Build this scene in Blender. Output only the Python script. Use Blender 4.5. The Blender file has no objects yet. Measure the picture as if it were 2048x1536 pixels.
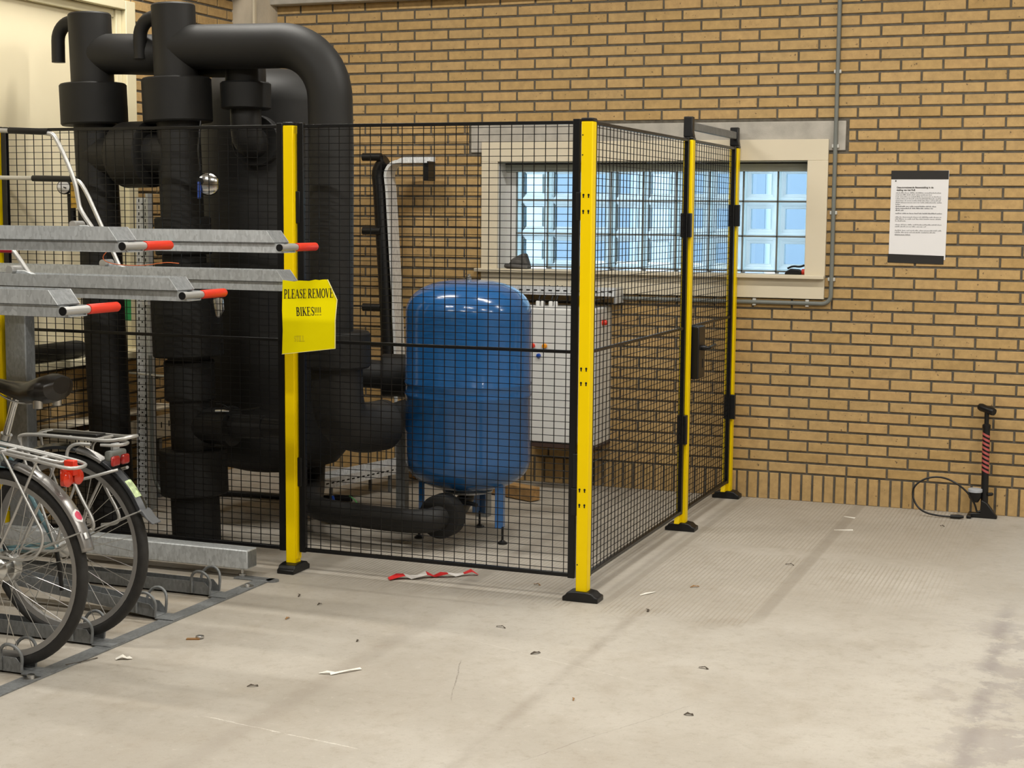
import bpy, math, random
from mathutils import Vector, Matrix
random.seed(7)
S = bpy.context.scene
COL = S.collection
PI = math.pi

# ------------------------------------------------------------------ camera
CAM = dict(loc=(2.0204, -6.0953, 1.6101), yaw=-0.3675, pitch=0.1087, roll=0.0085, f=3120.98)
def cam_basis():
    y, p, r = CAM['yaw'], CAM['pitch'], CAM['roll']
    f = Vector((math.sin(y)*math.cos(p), math.cos(y)*math.cos(p), -math.sin(p)))
    rt = Vector((math.cos(y), -math.sin(y), 0)); up = rt.cross(f)
    return math.cos(r)*rt+math.sin(r)*up, -math.sin(r)*rt+math.cos(r)*up, f
_r, _u, _f = cam_basis()
cd = bpy.data.cameras.new('camera'); cam = bpy.data.objects.new('camera', cd); COL.objects.link(cam)
cd.sensor_width = 36; cd.lens = CAM['f']*36/2048; cd.clip_start = .05; cd.clip_end = 200
M = Matrix((( _r.x, _u.x, -_f.x, CAM['loc'][0]), (_r.y, _u.y, -_f.y, CAM['loc'][1]), (_r.z, _u.z, -_f.z, CAM['loc'][2]), (0, 0, 0, 1)))
cam.matrix_world = M
S.camera = cam
def project(P):
    d = Vector(P)-Vector(CAM['loc']); z = d.dot(_f)
    return (1024+CAM['f']*d.dot(_r)/z, 768-CAM['f']*d.dot(_u)/z)

# ------------------------------------------------------------------ world, exposure
W = bpy.data.worlds.new('world'); S.world = W; W.use_nodes = True
bg = W.node_tree.nodes['Background']; bg.inputs[0].default_value = (.80, .91, 1, 1); bg.inputs[1].default_value = 5.0
S.view_settings.view_transform = 'Standard'; S.view_settings.look = 'None'
S.view_settings.gamma = 1; S.view_settings.use_curve_mapping = False
S.view_settings.exposure = 0.0
LAMP_W = 50.0
LAMP_COL = (1.0, .965, .89)
LAMPS = [(x, y) for y in (.6, -2.2, -5.0) for x in (-2.15, .4, 2.95, 5.5)]
cy_ = S.cycles
cy_.adaptive_threshold = .05; cy_.use_light_tree = False
cy_.max_bounces = 4; cy_.diffuse_bounces = 2; cy_.glossy_bounces = 3; cy_.transmission_bounces = 3; cy_.transparent_max_bounces = 10
cy_.caustics_reflective = False; cy_.caustics_refractive = False
CEIL = 3.9

# ------------------------------------------------------------------ materials
MATS = {}
def mat(name, col, rough=.5, metal=0., var=0., vscale=8., bump=0., bscale=150., spec=.5, coat=0., rvar=0., detail=4., streak=None):
    if name in MATS: return MATS[name]
    m = bpy.data.materials.new(name); m.use_nodes = True; nt = m.node_tree; b = nt.nodes['Principled BSDF']
    b.inputs['Base Color'].default_value = (*col, 1); b.inputs['Roughness'].default_value = rough
    b.inputs['Metallic'].default_value = metal; b.inputs['Specular IOR Level'].default_value = spec
    b.inputs['Coat Weight'].default_value = coat
    if var or bump or rvar:
        tc = nt.nodes.new('ShaderNodeTexCoord'); mp = nt.nodes.new('ShaderNodeMapping')
        if streak: mp.inputs['Scale'].default_value = streak
        nt.links.new(tc.outputs['Object'], mp.inputs[0])
    if var or rvar:
        n = nt.nodes.new('ShaderNodeTexNoise'); n.inputs['Scale'].default_value = vscale; n.inputs['Detail'].default_value = detail
        nt.links.new(mp.outputs[0], n.inputs['Vector'])
    if var:
        r = nt.nodes.new('ShaderNodeValToRGB'); e = r.color_ramp.elements
        e[0].position = .3; e[1].position = .7
        e[0].color = (*[c*(1-var) for c in col], 1); e[1].color = (*[min(1, c*(1+var)) for c in col], 1)
        nt.links.new(n.outputs['Fac'], r.inputs[0]); nt.links.new(r.outputs[0], b.inputs['Base Color'])
    if rvar:
        mr = nt.nodes.new('ShaderNodeMapRange'); mr.inputs[3].default_value = rough-rvar; mr.inputs[4].default_value = rough+rvar
        nt.links.new(n.outputs['Fac'], mr.inputs[0]); nt.links.new(mr.outputs[0], b.inputs['Roughness'])
    if bump:
        n2 = nt.nodes.new('ShaderNodeTexNoise'); n2.inputs['Scale'].default_value = bscale; n2.inputs['Detail'].default_value = 3
        nt.links.new(mp.outputs[0], n2.inputs['Vector'])
        bp = nt.nodes.new('ShaderNodeBump'); bp.inputs['Strength'].default_value = bump; bp.inputs['Distance'].default_value = .004
        nt.links.new(n2.outputs['Fac'], bp.inputs['Height']); nt.links.new(bp.outputs[0], b.inputs['Normal'])
    MATS[name] = m; return m

def brick_mat():
    m = bpy.data.materials.new('yellow_brick'); m.use_nodes = True; nt = m.node_tree; L = nt.links.new; N = nt.nodes.new
    b = nt.nodes['Principled BSDF']; b.inputs['Roughness'].default_value = .75; b.inputs['Specular IOR Level'].default_value = .25
    oi = N('ShaderNodeObjectInfo'); ge = N('ShaderNodeNewGeometry')
    ad = N('ShaderNodeMath'); ad.operation = 'ADD'; L(oi.outputs['Random'], ad.inputs[0]); L(ge.outputs['Random Per Island'], ad.inputs[1])
    fr = N('ShaderNodeMath'); fr.operation = 'FRACT'; L(ad.outputs[0], fr.inputs[0])
    r = N('ShaderNodeValToRGB'); cr = r.color_ramp
    cols = [(0, (.455, .296, .120)), (.3, (.488, .322, .136)), (.55, (.475, .318, .142)), (.8, (.515, .342, .150)), (1, (.498, .322, .140))]
    cr.elements[0].position = 0; cr.elements[0].color = (*cols[0][1], 1); cr.elements[1].position = 1; cr.elements[1].color = (*cols[-1][1], 1)
    for p, c in cols[1:-1]:
        e = cr.elements.new(p); e.color = (*c, 1)
    L(fr.outputs[0], r.inputs[0])
    n = N('ShaderNodeTexNoise'); n.inputs['Scale'].default_value = 26; n.inputs['Detail'].default_value = 6; n.inputs['Roughness'].default_value = .65
    L(ge.outputs['Position'], n.inputs['Vector'])
    mr = N('ShaderNodeMapRange'); mr.inputs[1].default_value = .3; mr.inputs[2].default_value = .7; mr.inputs[3].default_value = .84; mr.inputs[4].default_value = 1.13
    L(n.outputs['Fac'], mr.inputs[0])
    mx = N('ShaderNodeMixRGB'); mx.blend_type = 'MULTIPLY'; mx.inputs[0].default_value = 1
    L(r.outputs[0], mx.inputs[1]); L(mr.outputs[0], mx.inputs[2])
    sp = N('ShaderNodeTexNoise'); sp.inputs['Scale'].default_value = 55; sp.inputs['Detail'].default_value = 2; L(ge.outputs['Position'], sp.inputs['Vector'])
    sr = N('ShaderNodeMapRange'); sr.inputs[1].default_value = .70; sr.inputs[2].default_value = .76; L(sp.outputs['Fac'], sr.inputs[0])
    m2 = N('ShaderNodeMixRGB'); m2.inputs[2].default_value = (.16, .105, .06, 1); L(sr.outputs[0], m2.inputs[0]); L(mx.outputs[0], m2.inputs[1])
    L(m2.outputs[0], b.inputs['Base Color'])
    bp = N('ShaderNodeBump'); bp.inputs['Strength'].default_value = .35; bp.inputs['Distance'].default_value = .004; L(n.outputs['Fac'], bp.inputs['Height']); L(bp.outputs[0], b.inputs['Normal'])
    return m

def floor_mat():
    m = bpy.data.materials.new('worn_concrete'); m.use_nodes = True; nt = m.node_tree; L = nt.links.new; N = nt.nodes.new
    b = nt.nodes['Principled BSDF']; b.inputs['Specular IOR Level'].default_value = .4
    ge = N('ShaderNodeNewGeometry'); sx = N('ShaderNodeSeparateXYZ'); L(ge.outputs['Position'], sx.inputs[0])
    X, Y = sx.outputs[0], sx.outputs[1]
    def math_(op, a, c=None):
        n = N('ShaderNodeMath'); n.operation = op
        for i, q in enumerate((a, c)):
            if q is None: continue
            if isinstance(q, (int, float)): n.inputs[i].default_value = q
            else: L(q, n.inputs[i])
        return n.outputs[0]
    def ramp(v, a, c):
        n = N('ShaderNodeMapRange'); n.interpolation_type = 'SMOOTHSTEP'; L(v, n.inputs[0]); n.inputs[1].default_value = a; n.inputs[2].default_value = c; return n.outputs[0]
    def band(v, a, c, s=.006):
        return math_('MULTIPLY', ramp(v, a-s, a+s), math_('SUBTRACT', 1.0, ramp(v, c-s, c+s)))
    def noise(sc, det=5, rough=.55, stretch=None):
        n = N('ShaderNodeTexNoise'); n.inputs['Scale'].default_value = sc; n.inputs['Detail'].default_value = det; n.inputs['Roughness'].default_value = rough
        if stretch:
            mp = N('ShaderNodeMapping'); mp.inputs['Scale'].default_value = stretch; L(ge.outputs['Position'], mp.inputs[0]); L(mp.outputs[0], n.inputs['Vector'])
        else: L(ge.outputs['Position'], n.inputs['Vector'])
        return n.outputs['Fac']
    def mixc(f, a, c, mode='MIX'):
        n = N('ShaderNodeMixRGB'); n.blend_type = mode
        if isinstance(f, (int, float)): n.inputs[0].default_value = f
        else: L(f, n.inputs[0])
        for i, q in ((1, a), (2, c)):
            if isinstance(q, tuple): n.inputs[i].default_value = (*q, 1)
            else: L(q, n.inputs[i])
        return n.outputs[0]
    big, mid, fine = noise(.9, 6), noise(5, 8, .66, (1, .7, 1)), noise(45, 7, .75)
    c = mixc(ramp(big, .32, .68), (.392, .355, .302), (.495, .460, .405))
    c = mixc(math_('MULTIPLY', ramp(mid, .46, .74), .6), c, (.37, .325, .265))
    c = mixc(math_('MULTIPLY', ramp(fine, .52, .72), .42), c, (.33, .28, .22))
    spk = noise(140, 3, .6)
    c = mixc(math_('MULTIPLY', ramp(spk, .64, .72), .55), c, (.22, .18, .14))
    blot = noise(2.3, 9, .72)
    c = mixc(math_('MULTIPLY', ramp(blot, .56, .66), .30), c, (.33, .285, .23))
    c = mixc(math_('MULTIPLY', ramp(blot, .30, .22), .35), c, (.62, .58, .51))
    grain = noise(16, 9, .82)
    c = mixc(math_('MULTIPLY', ramp(grain, .50, .66), .42), c, (.30, .26, .205))
    c = mixc(math_('MULTIPLY', ramp(grain, .44, .32), .38), c, (.60, .565, .50))
    def scratch(p, q, w, col, f):
        # thin worn line between two floor points
        dx, dy = q[0]-p[0], q[1]-p[1]; l = math.hypot(dx, dy); dx /= l; dy /= l
        al = math_('ADD', math_('MULTIPLY', math_('SUBTRACT', X, p[0]), dx), math_('MULTIPLY', math_('SUBTRACT', Y, p[1]), dy))
        pe = math_('ADD', math_('ADD', math_('MULTIPLY', math_('SUBTRACT', X, p[0]), -dy), math_('MULTIPLY', math_('SUBTRACT', Y, p[1]), dx)), math_('MULTIPLY', math_('SUBTRACT', blot, .5), .05))
        return mixc(math_('MULTIPLY', math_('MULTIPLY', band(al, 0, l, .03), band(pe, -w, w, w*.6)), math_('MULTIPLY', ramp(grain, .62, .42), f)), c, col)
    c = scratch((-.62, -1.92), (-.05, -2.0), .0025, (.72, .69, .62), .8)
    c = scratch((.02, -1.45), (-.12, -1.02), .0018, (.14, .12, .10), .7)
    c = scratch((.45, -1.9), (.78, -1.2), .0016, (.16, .13, .11), .5)
    c = scratch((-.2, -.75), (.5, -1.0), .002, (.66, .63, .57), .5)
    # ribbed tactile area with smooth strips, running along Y
    rib_area = math_('MULTIPLY', math_('ADD', math_('ADD', band(X, .125, .715), math_('MULTIPLY', band(X, .80, 1.35, .2), ramp(Y, .1, .9))), math_('ADD', band(X, -.52, -.03), band(X, -1.2, -.6, .05))), ramp(math_('ADD', Y, math_('MULTIPLY', math_('SUBTRACT', mid, .5), .4)), -.22, -.02))
    rib_area = math_('MULTIPLY', rib_area, math_('SUBTRACT', 1.0, math_('MULTIPLY', band(Y, 1.17, 1.36, .05), .8)))
    rib_area = math_('MULTIPLY', rib_area, math_('ADD', .55, math_('MULTIPLY', ramp(big, .35, .6), .45)))
    ph = math_('SINE', math_('MULTIPLY', X, 2*PI/.0202))
    groove = math_('MULTIPLY', ramp(ph, .1, .9), rib_area)
    c = mixc(math_('MULTIPLY', groove, .38), c, (.29, .24, .17))
    strips = math_('ADD', math_('ADD', band(X, -.03, .0), band(X, .085, .122)), math_('ADD', band(X, .718, .775, .01), math_('ADD', band(X, -.60, -.53, .02), band(X, -1.42, -1.26, .03))))
    strips = math_('MULTIPLY', strips, ramp(Y, -.15, .1))
    c = mixc(math_('MULTIPLY', strips, .5), c, (.27, .235, .19))
    old = math_('MULTIPLY', band(X, .255, .30, .02), math_('SUBTRACT', 1.0, ramp(Y, -.3, .0)))
    c = mixc(math_('MULTIPLY', old, math_('MULTIPLY', ramp(mid, .3, .6), .35)), c, (.25, .21, .17))
    old2 = math_('MULTIPLY', band(X, -.50, -.42, .03), math_('SUBTRACT', 1.0, ramp(Y, -.9, -.2)))
    c = mixc(math_('MULTIPLY', old2, .25), c, (.25, .21, .17))
    # grey wear on the right
    crk = noise(3.2, 8, .7)
    wear = math_('MULTIPLY', ramp(X, 1.2, 1.9), math_('MULTIPLY', ramp(crk, .52, .57), math_('SUBTRACT', 1.0, ramp(Y, .1, .6))))
    c = mixc(math_('MULTIPLY', wear, .6), c, (.30, .265, .245))
    edge = math_('MULTIPLY', band(X, 1.64, 1.70, .03), math_('SUBTRACT', 1.0, ramp(Y, .3, .8)))
    c = mixc(math_('MULTIPLY', edge, math_('MULTIPLY', ramp(crk, .46, .50), .5)), c, (.24, .21, .20))
    # stains inside the rack strip
    dirt = math_('MULTIPLY', math_('SUBTRACT', 1.0, ramp(X, -1.55, -1.3)), ramp(mid, .4, .7))
    c = mixc(math_('MULTIPLY', dirt, .4), c, (.30, .235, .16))
    L(c, b.inputs['Base Color'])
    mr = N('ShaderNodeMapRange'); mr.inputs[3].default_value = .48; mr.inputs[4].default_value = .75; L(mid, mr.inputs[0]); L(mr.outputs[0], b.inputs['Roughness'])
    h = math_('SUBTRACT', math_('MULTIPLY', fine, .25), groove)
    bp = N('ShaderNodeBump'); bp.inputs['Strength'].default_value = .45; bp.inputs['Distance'].default_value = .003; L(h, bp.inputs['Height']); L(bp.outputs[0], b.inputs['Normal'])
    return m

def galv_mat(name, base=(.55, .575, .59), rough=.42):
    m = bpy.data.materials.new(name); m.use_nodes = True; nt = m.node_tree; L = nt.links.new; N = nt.nodes.new
    b = nt.nodes['Principled BSDF']; b.inputs['Metallic'].default_value = .35; b.inputs['Roughness'].default_value = rough
    ge = N('ShaderNodeNewGeometry'); mp = N('ShaderNodeMapping'); mp.inputs['Scale'].default_value = (1.0, 1, .45); L(ge.outputs['Position'], mp.inputs[0])
    v = N('ShaderNodeTexVoronoi'); v.inputs['Scale'].default_value = 120; L(mp.outputs[0], v.inputs['Vector'])
    n = N('ShaderNodeTexNoise'); n.inputs['Scale'].default_value = 22; n.inputs['Detail'].default_value = 6; L(mp.outputs[0], n.inputs['Vector'])
    a = N('ShaderNodeMixRGB'); a.inputs[0].default_value = .5; L(v.outputs['Color'], a.inputs[1]); L(n.outputs['Fac'], a.inputs[2])
    bw = N('ShaderNodeRGBToBW'); L(a.outputs[0], bw.inputs[0])
    r = N('ShaderNodeValToRGB'); r.color_ramp.elements[0].position = .25; r.color_ramp.elements[1].position = .75
    r.color_ramp.elements[0].color = (*[q*.80 for q in base], 1); r.color_ramp.elements[1].color = (*[min(1, q*1.16) for q in base], 1)
    L(bw.outputs[0], r.inputs[0]); L(r.outputs[0], b.inputs['Base Color'])
    return m

K = {}
K['brick'] = brick_mat(); K['floor'] = floor_mat()
K['mortar'] = mat('mortar', (.112, .098, .076), .95, var=.25, vscale=30, bump=.4)
K['galv'] = galv_mat('galvanised_steel'); K['galv_dark'] = galv_mat('galvanised_steel_dull', (.215, .225, .23), .55)
K['strut'] = galv_mat('zinc_strut', (.80, .82, .84), .45)
K['concrete'] = mat('concrete', (.43, .40, .35), .85, var=.14, vscale=14, bump=.25, detail=7)
K['pillar'] = mat('pillar_concrete', (.50, .43, .33), .85, var=.18, vscale=9, bump=.3, detail=7, streak=(1, 1, .35))
K['cream'] = mat('cream_paint', (.70, .62, .47), .55, var=.03, vscale=3)
K['cream2'] = mat('cream_panel', (.90, .80, .56), .6, var=.03, vscale=2)
K['cream3'] = mat('cream_frame', (.84, .76, .52), .5, var=.03, vscale=3)
K['foam'] = mat('black_pipe_foam', (.013, .0125, .012), .58, var=.12, vscale=7, bump=.05, bscale=60, spec=.38)
K['foam2'] = mat('black_pipe_foam_collar', (.011, .0108, .0105), .62, var=.12, vscale=9, bump=.05, bscale=70, spec=.33)
K['yellow'] = mat('yellow_powder_coat', (.96, .68, .0), .4, spec=.16, var=.02, vscale=3)
K['black'] = mat('black_powder_coat', (.004, .004, .0045), .34, spec=.35)
K['plastic'] = mat('black_plastic', (.006, .006, .0065), .38, spec=.4, var=.1, vscale=20)
K['slot'] = mat('dark_slot', (.004, .004, .004), .8)
K['blue'] = mat('blue_enamel', (.017, .105, .30), .17, var=.03, vscale=3, bump=.02, bscale=5, spec=.5, coat=.4)
K['chrome'] = mat('chrome', (.75, .75, .74), .14, 1)
K['steel'] = mat('brushed_steel', (.62, .62, .61), .3, 1, var=.05, vscale=30)
K['alu'] = mat('silver_tube', (.52, .515, .50), .36, .6, var=.04, vscale=20)
K['rimgrey'] = mat('dull_rim', (.34, .33, .32), .4, .5)
K['flap'] = mat('grey_mud_flap', (.10, .105, .115), .5)
K['white'] = mat('white_enamel', (.74, .74, .72), .4, var=.02, vscale=2)
K['red'] = mat('red_rubber', (.72, .035, .012), .4, var=.06, vscale=20)
K['crimson'] = mat('crimson_rubber', (.5, .012, .03), .42)
K['rubber'] = mat('tyre_rubber', (.018, .017, .016), .72, var=.25, vscale=25, bump=.2, bscale=220)
K['signyellow'] = mat('yellow_paper', (.96, .83, .0), .8, spec=.1, var=.02, vscale=6)
K['signedge'] = mat('paper_edge', (.92, .85, .35), .7)
K['ink'] = mat('black_ink', (.02, .015, .008), .8)
K['faint'] = mat('faint_ink', (.70, .58, .01), .8)
K['paper'] = mat('white_paper', (.80, .79, .80), .7, var=.015, vscale=5)
K['greyink'] = mat('grey_ink', (.17, .17, .18), .8)
K['tape'] = mat('black_tape', (.012, .011, .010), .5)
K['conduit'] = mat('grey_conduit', (.17, .18, .165), .5, var=.06, vscale=10)
K['clip'] = mat('light_clip', (.55, .54, .5), .5)
K['wood'] = mat('pine_beam', (.40, .23, .085), .7, var=.3, vscale=6, streak=(.6, 8, 8), bump=.2, bscale=40)
K['leather'] = mat('black_saddle', (.016, .013, .011), .3, var=.2, vscale=10)
K['reflector'] = mat('red_lens', (.60, .03, .008), .16, coat=.5)
K['darkred'] = mat('dark_red_lens', (.33, .012, .010), .16, coat=.5)
K['teal'] = mat('teal_paint', (.11, .21, .24), .35, coat=.3)
K['silverfender'] = mat('grey_fender', (.30, .29, .28), .28, .6, var=.08, vscale=12)
K['darkfender'] = mat('dark_fender', (.03, .033, .037), .25, .2)
K['stickg'] = mat('green_white_sticker', (.50, .62, .33), .5, var=.5, vscale=70)
K['stickr'] = mat('pink_red_sticker', (.62, .05, .11), .5)
K['stickw'] = mat('white_sticker', (.75, .73, .73), .5)
K['tapered'] = mat('barrier_tape_red', (.66, .03, .03), .4)
K['tapewhite'] = mat('barrier_tape_white', (.78, .74, .70), .4)
K['debris_w'] = mat('pale_litter', (.80, .77, .70), .6)
K['debris_d'] = mat('dark_litter', (.06, .045, .03), .8)
K['debris_b'] = mat('brown_litter', (.30, .16, .06), .8)
K['string'] = mat('orange_string', (.60, .13, .03), .7)
K['green'] = mat('green_tag', (.02, .33, .10), .5, var=.2, vscale=30)
K['greenwire'] = mat('green_wire', (.10, .36, .10), .5)
K['bluehandle'] = mat('blue_lever', (.01, .06, .36), .35)
K['gauge_grey'] = mat('grey_gauge_rim', (.42, .45, .50), .4)
K['stripe'] = mat('salmon_stripe', (.47, .10, .095), .45)
K['label'] = mat('amber_label', (.55, .33, .05), .6, var=.3, vscale=40)
K['amber'] = mat('amber_button', (.80, .30, .01), .3)
K['cloth'] = mat('grey_cloth', (.09, .085, .08), .9, var=.4, vscale=14)
K['shade'] = mat('grey_blind_box', (.52, .55, .50), .6)
K['brown'] = mat('brown_base_strip', (.055, .03, .022), .6)
K['ceil'] = mat('ceiling_paint', (.62, .60, .55), .9, var=.04, vscale=1)
K['plainwall'] = mat('plain_wall', (.50, .40, .26), .9, var=.08, vscale=2)
K['facade'] = mat('pale_facade', (.62, .70, .76), .8, var=.05, vscale=1)
K['facglass'] = mat('blue_facade_glass', (.27, .33, .39), .6, spec=.2)
K['pave'] = mat('grey_paving', (.45, .46, .46), .9, var=.1, vscale=2)

def emis(name, col, st):
    m = bpy.data.materials.new(name); m.use_nodes = True; nt = m.node_tree; b = nt.nodes['Principled BSDF']
    b.inputs['Base Color'].default_value = (*col, 1); b.inputs['Emission Color'].default_value = (*col, 1); b.inputs['Emission Strength'].default_value = st
    return m
def block_mats():
    m = bpy.data.materials.new('glass_block_rim'); m.use_nodes = True; nt = m.node_tree; L = nt.links.new; N = nt.nodes.new
    nt.nodes.remove(nt.nodes['Principled BSDF']); out = nt.nodes['Material Output']
    t = N('ShaderNodeBsdfTranslucent'); t.inputs[0].default_value = (.93, 1, 1, 1)
    tr = N('ShaderNodeBsdfTransparent'); tr.inputs[0].default_value = (.93, .99, 1, 1)
    g = N('ShaderNodeBsdfGlossy'); g.inputs[0].default_value = (.8, .9, .9, 1); g.inputs['Roughness'].default_value = .12
    m1 = N('ShaderNodeMixShader'); m1.inputs[0].default_value = .45; L(t.outputs[0], m1.inputs[1]); L(tr.outputs[0], m1.inputs[2])
    fr = N('ShaderNodeFresnel'); m2 = N('ShaderNodeMixShader'); L(fr.outputs[0], m2.inputs[0]); L(m1.outputs[0], m2.inputs[1]); L(g.outputs[0], m2.inputs[2])
    L(m2.outputs[0], out.inputs[0])
    p = bpy.data.materials.new('glass_block_pane'); p.use_nodes = True; nt = p.node_tree; L = nt.links.new; N = nt.nodes.new
    nt.nodes.remove(nt.nodes['Principled BSDF']); out = nt.nodes['Material Output']
    tr = N('ShaderNodeBsdfTransparent'); tr.inputs[0].default_value = (.80, .89, .95, 1)
    g = N('ShaderNodeBsdfGlossy'); g.inputs['Roughness'].default_value = .05
    fr = N('ShaderNodeFresnel'); m2 = N('ShaderNodeMixShader'); L(fr.outputs[0], m2.inputs[0]); L(tr.outputs[0], m2.inputs[1]); L(g.outputs[0], m2.inputs[2])
    L(m2.outputs[0], out.inputs[0])
    return m, p
K['rim'], K['pane'] = block_mats()

# ------------------------------------------------------------------ mesh helpers
ORG = {}
class MB:
    def __init__(s): s.v = []; s.f = []
    def box(s, x0, x1, y0, y1, z0, z1):
        n = len(s.v)
        s.v += [(x, y, z) for z in (z0, z1) for y in (y0, y1) for x in (x0, x1)]
        s.f += [tuple(n+i for i in q) for q in ((0, 2, 3, 1), (4, 5, 7, 6), (0, 1, 5, 4), (2, 6, 7, 3), (0, 4, 6, 2), (1, 3, 7, 5))]
        return s
    def beam(s, p0, p1, w, h, up=(0, 0, 1)):
        p0, p1 = Vector(p0), Vector(p1); d = (p1-p0).normalized(); up = Vector(up)
        if abs(d.dot(up)) > .98: up = Vector((0, 1, 0))
        a = d.cross(up).normalized()*w/2; b = a.cross(d).normalized()*h/2
        n = len(s.v)
        for p in (p0, p1): s.v += [tuple(p-a-b), tuple(p+a-b), tuple(p+a+b), tuple(p-a+b)]
        s.f += [tuple(n+i for i in q) for q in ((3, 2, 1, 0), (4, 5, 6, 7), (0, 1, 5, 4), (1, 2, 6, 5), (2, 3, 7, 6), (3, 0, 4, 7))]
        return s
    def prism(s, poly, a, b, axis='y'):
        n = len(s.v); k = len(poly)
        def P(u, v, t): return {'y': (u, t, v), 'x': (t, u, v), 'z': (u, v, t)}[axis]
        for t in (a, b): s.v += [P(u, v, t) for u, v in poly]
        s.f += [tuple(n+i for i in range(k)), tuple(n+2*k-1-i for i in range(k))]
        s.f += [(n+i, n+k+i, n+k+(i+1) % k, n+(i+1) % k) for i in range(k)]
        return s
    def tube(s, path, r, n=12, caps=True, closed=False):
        P = [Vector(p) for p in path]; m = len(P); R = r if isinstance(r, (list, tuple)) else [r]*m
        base = len(s.v); prev = None
        for i in range(m):
            if closed: t = (P[(i+1) % m]-P[i-1])
            else: t = P[min(i+1, m-1)]-P[max(i-1, 0)]
            if t.length < 1e-9: t = Vector((0, 0, 1))
            t.normalize()
            if prev is None:
                ref = Vector((0, 0, 1)) if abs(t.z) < .9 else Vector((1, 0, 0))
                a = t.cross(ref).normalized()
            else:
                a = prev-t*prev.dot(t)
                a = a.normalized() if a.length > 1e-6 else t.orthogonal().normalized()
            prev = a; b = t.cross(a)
            for k in range(n):
                th = 2*PI*k/n; s.v.append(tuple(P[i]+R[i]*(math.cos(th)*a+math.sin(th)*b)))
        mm = m if closed else m-1
        for i in range(mm):
            j = (i+1) % m
            for k in range(n):
                s.f.append((base+i*n+k, base+i*n+(k+1) % n, base+j*n+(k+1) % n, base+j*n+k))
        if caps and not closed:
            s.f.append(tuple(base+k for k in reversed(range(n)))); s.f.append(tuple(base+(m-1)*n+k for k in range(n)))
        return s
    def lathe(s, prof, o, d=(0, 0, 1), n=32):
        # prof: (radius, distance along d); separate rings
        o = Vector(o); d = Vector(d).normalized()
        ref = Vector((0, 0, 1)) if abs(d.z) < .9 else Vector((1, 0, 0))
        a = d.cross(ref).normalized(); b = d.cross(a); base = len(s.v)
        for r, t in prof:
            for k in range(n):
                th = 2*PI*k/n; s.v.append(tuple(o+t*d+max(r, 1e-4)*(math.cos(th)*a+math.sin(th)*b)))
        for i in range(len(prof)-1):
            for k in range(n): s.f.append((base+i*n+k, base+i*n+(k+1) % n, base+(i+1)*n+(k+1) % n, base+(i+1)*n+k))
        s.f.append(tuple(base+k for k in reversed(range(n)))); s.f.append(tuple(base+(len(prof)-1)*n+k for k in range(n)))
        return s
    def sphere(s, c, r, n=10, sc=(1, 1, 1)):
        prof = [(math.sin(PI*i/n), -math.cos(PI*i/n)) for i in range(n+1)]
        q = MB().lathe(prof, (0, 0, 0), n=n*2); base = len(s.v)
        s.v += [(c[0]+r*sc[0]*x, c[1]+r*sc[1]*y, c[2]+r*sc[2]*z) for x, y, z in q.v]
        s.f += [tuple(base+i for i in f) for f in q.f]; return s
    def quad(s, *pts):
        n = len(s.v); s.v += [tuple(p) for p in pts]; s.f.append(tuple(range(n, n+len(pts)))); return s
    def add(s, o):
        n = len(s.v); s.v += o.v; s.f += [tuple(n+i for i in f) for f in o.f]; return s
    def mesh(s, name, off=(0, 0, 0), smooth=True):
        me = bpy.data.meshes.new(name)
        me.from_pydata([(x-off[0], y-off[1], z-off[2]) for x, y, z in s.v], [], s.f); me.update()
        if smooth:
            me.polygons.foreach_set('use_smooth', [True]*len(me.polygons)); me.set_sharp_from_angle(angle=math.radians(38))
        return me
    def build(s, name, material, parent=None, bevel=0, smooth=True, loc=None, kind=None, seg=2):
        off = ORG.get(parent.name, (0, 0, 0)) if parent else (loc or (0, 0, 0))
        me = s.mesh(name, off, smooth); me.materials.append(material)
        o = bpy.data.objects.new(name, me); COL.objects.link(o)
        if parent: o.parent = parent
        elif loc: o.location = loc
        ORG[o.name] = off
        if bevel:
            b = o.modifiers.new('bevel', 'BEVEL'); b.width = bevel; b.segments = seg; b.limit_method = 'ANGLE'; b.angle_limit = math.radians(40)
        if kind: o['kind'] = kind
        return o
def tag(o, label, cat=None, group=None, kind=None):
    o['label'] = label
    if cat: o['category'] = cat
    if group: o['group'] = group
    if kind: o['kind'] = kind
    return o
def thing(name, label, cat, loc=(0, 0, 0), group=None, rot=0):
    o = bpy.data.objects.new(name, None); COL.objects.link(o); o.location = loc; o.rotation_euler = (0, 0, rot); o.empty_display_size = .1
    ORG[o.name] = (0, 0, 0) if rot else tuple(loc)
    return tag(o, label, cat, group)
def struct(name, loc=(0, 0, 0)):
    o = bpy.data.objects.new(name, None); COL.objects.link(o); o.location = loc; o['kind'] = 'structure'; ORG[o.name] = tuple(loc); return o
def arc(c, r, a0, a1, n, u=(1, 0, 0), v=(0, 0, 1)):
    c, u, v = Vector(c), Vector(u), Vector(v)
    return [tuple(c+r*(math.cos(a0+(a1-a0)*i/n)*u+math.sin(a0+(a1-a0)*i/n)*v)) for i in range(n+1)]
def smooth_path(pts, it=2):
    P = [Vector(p) for p in pts]
    for _ in range(it):
        Q = [P[0]]
        for a, b in zip(P, P[1:]): Q += [a*.75+b*.25, a*.25+b*.75]
        P = Q+[P[-1]]
    return [tuple(p) for p in P]

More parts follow.
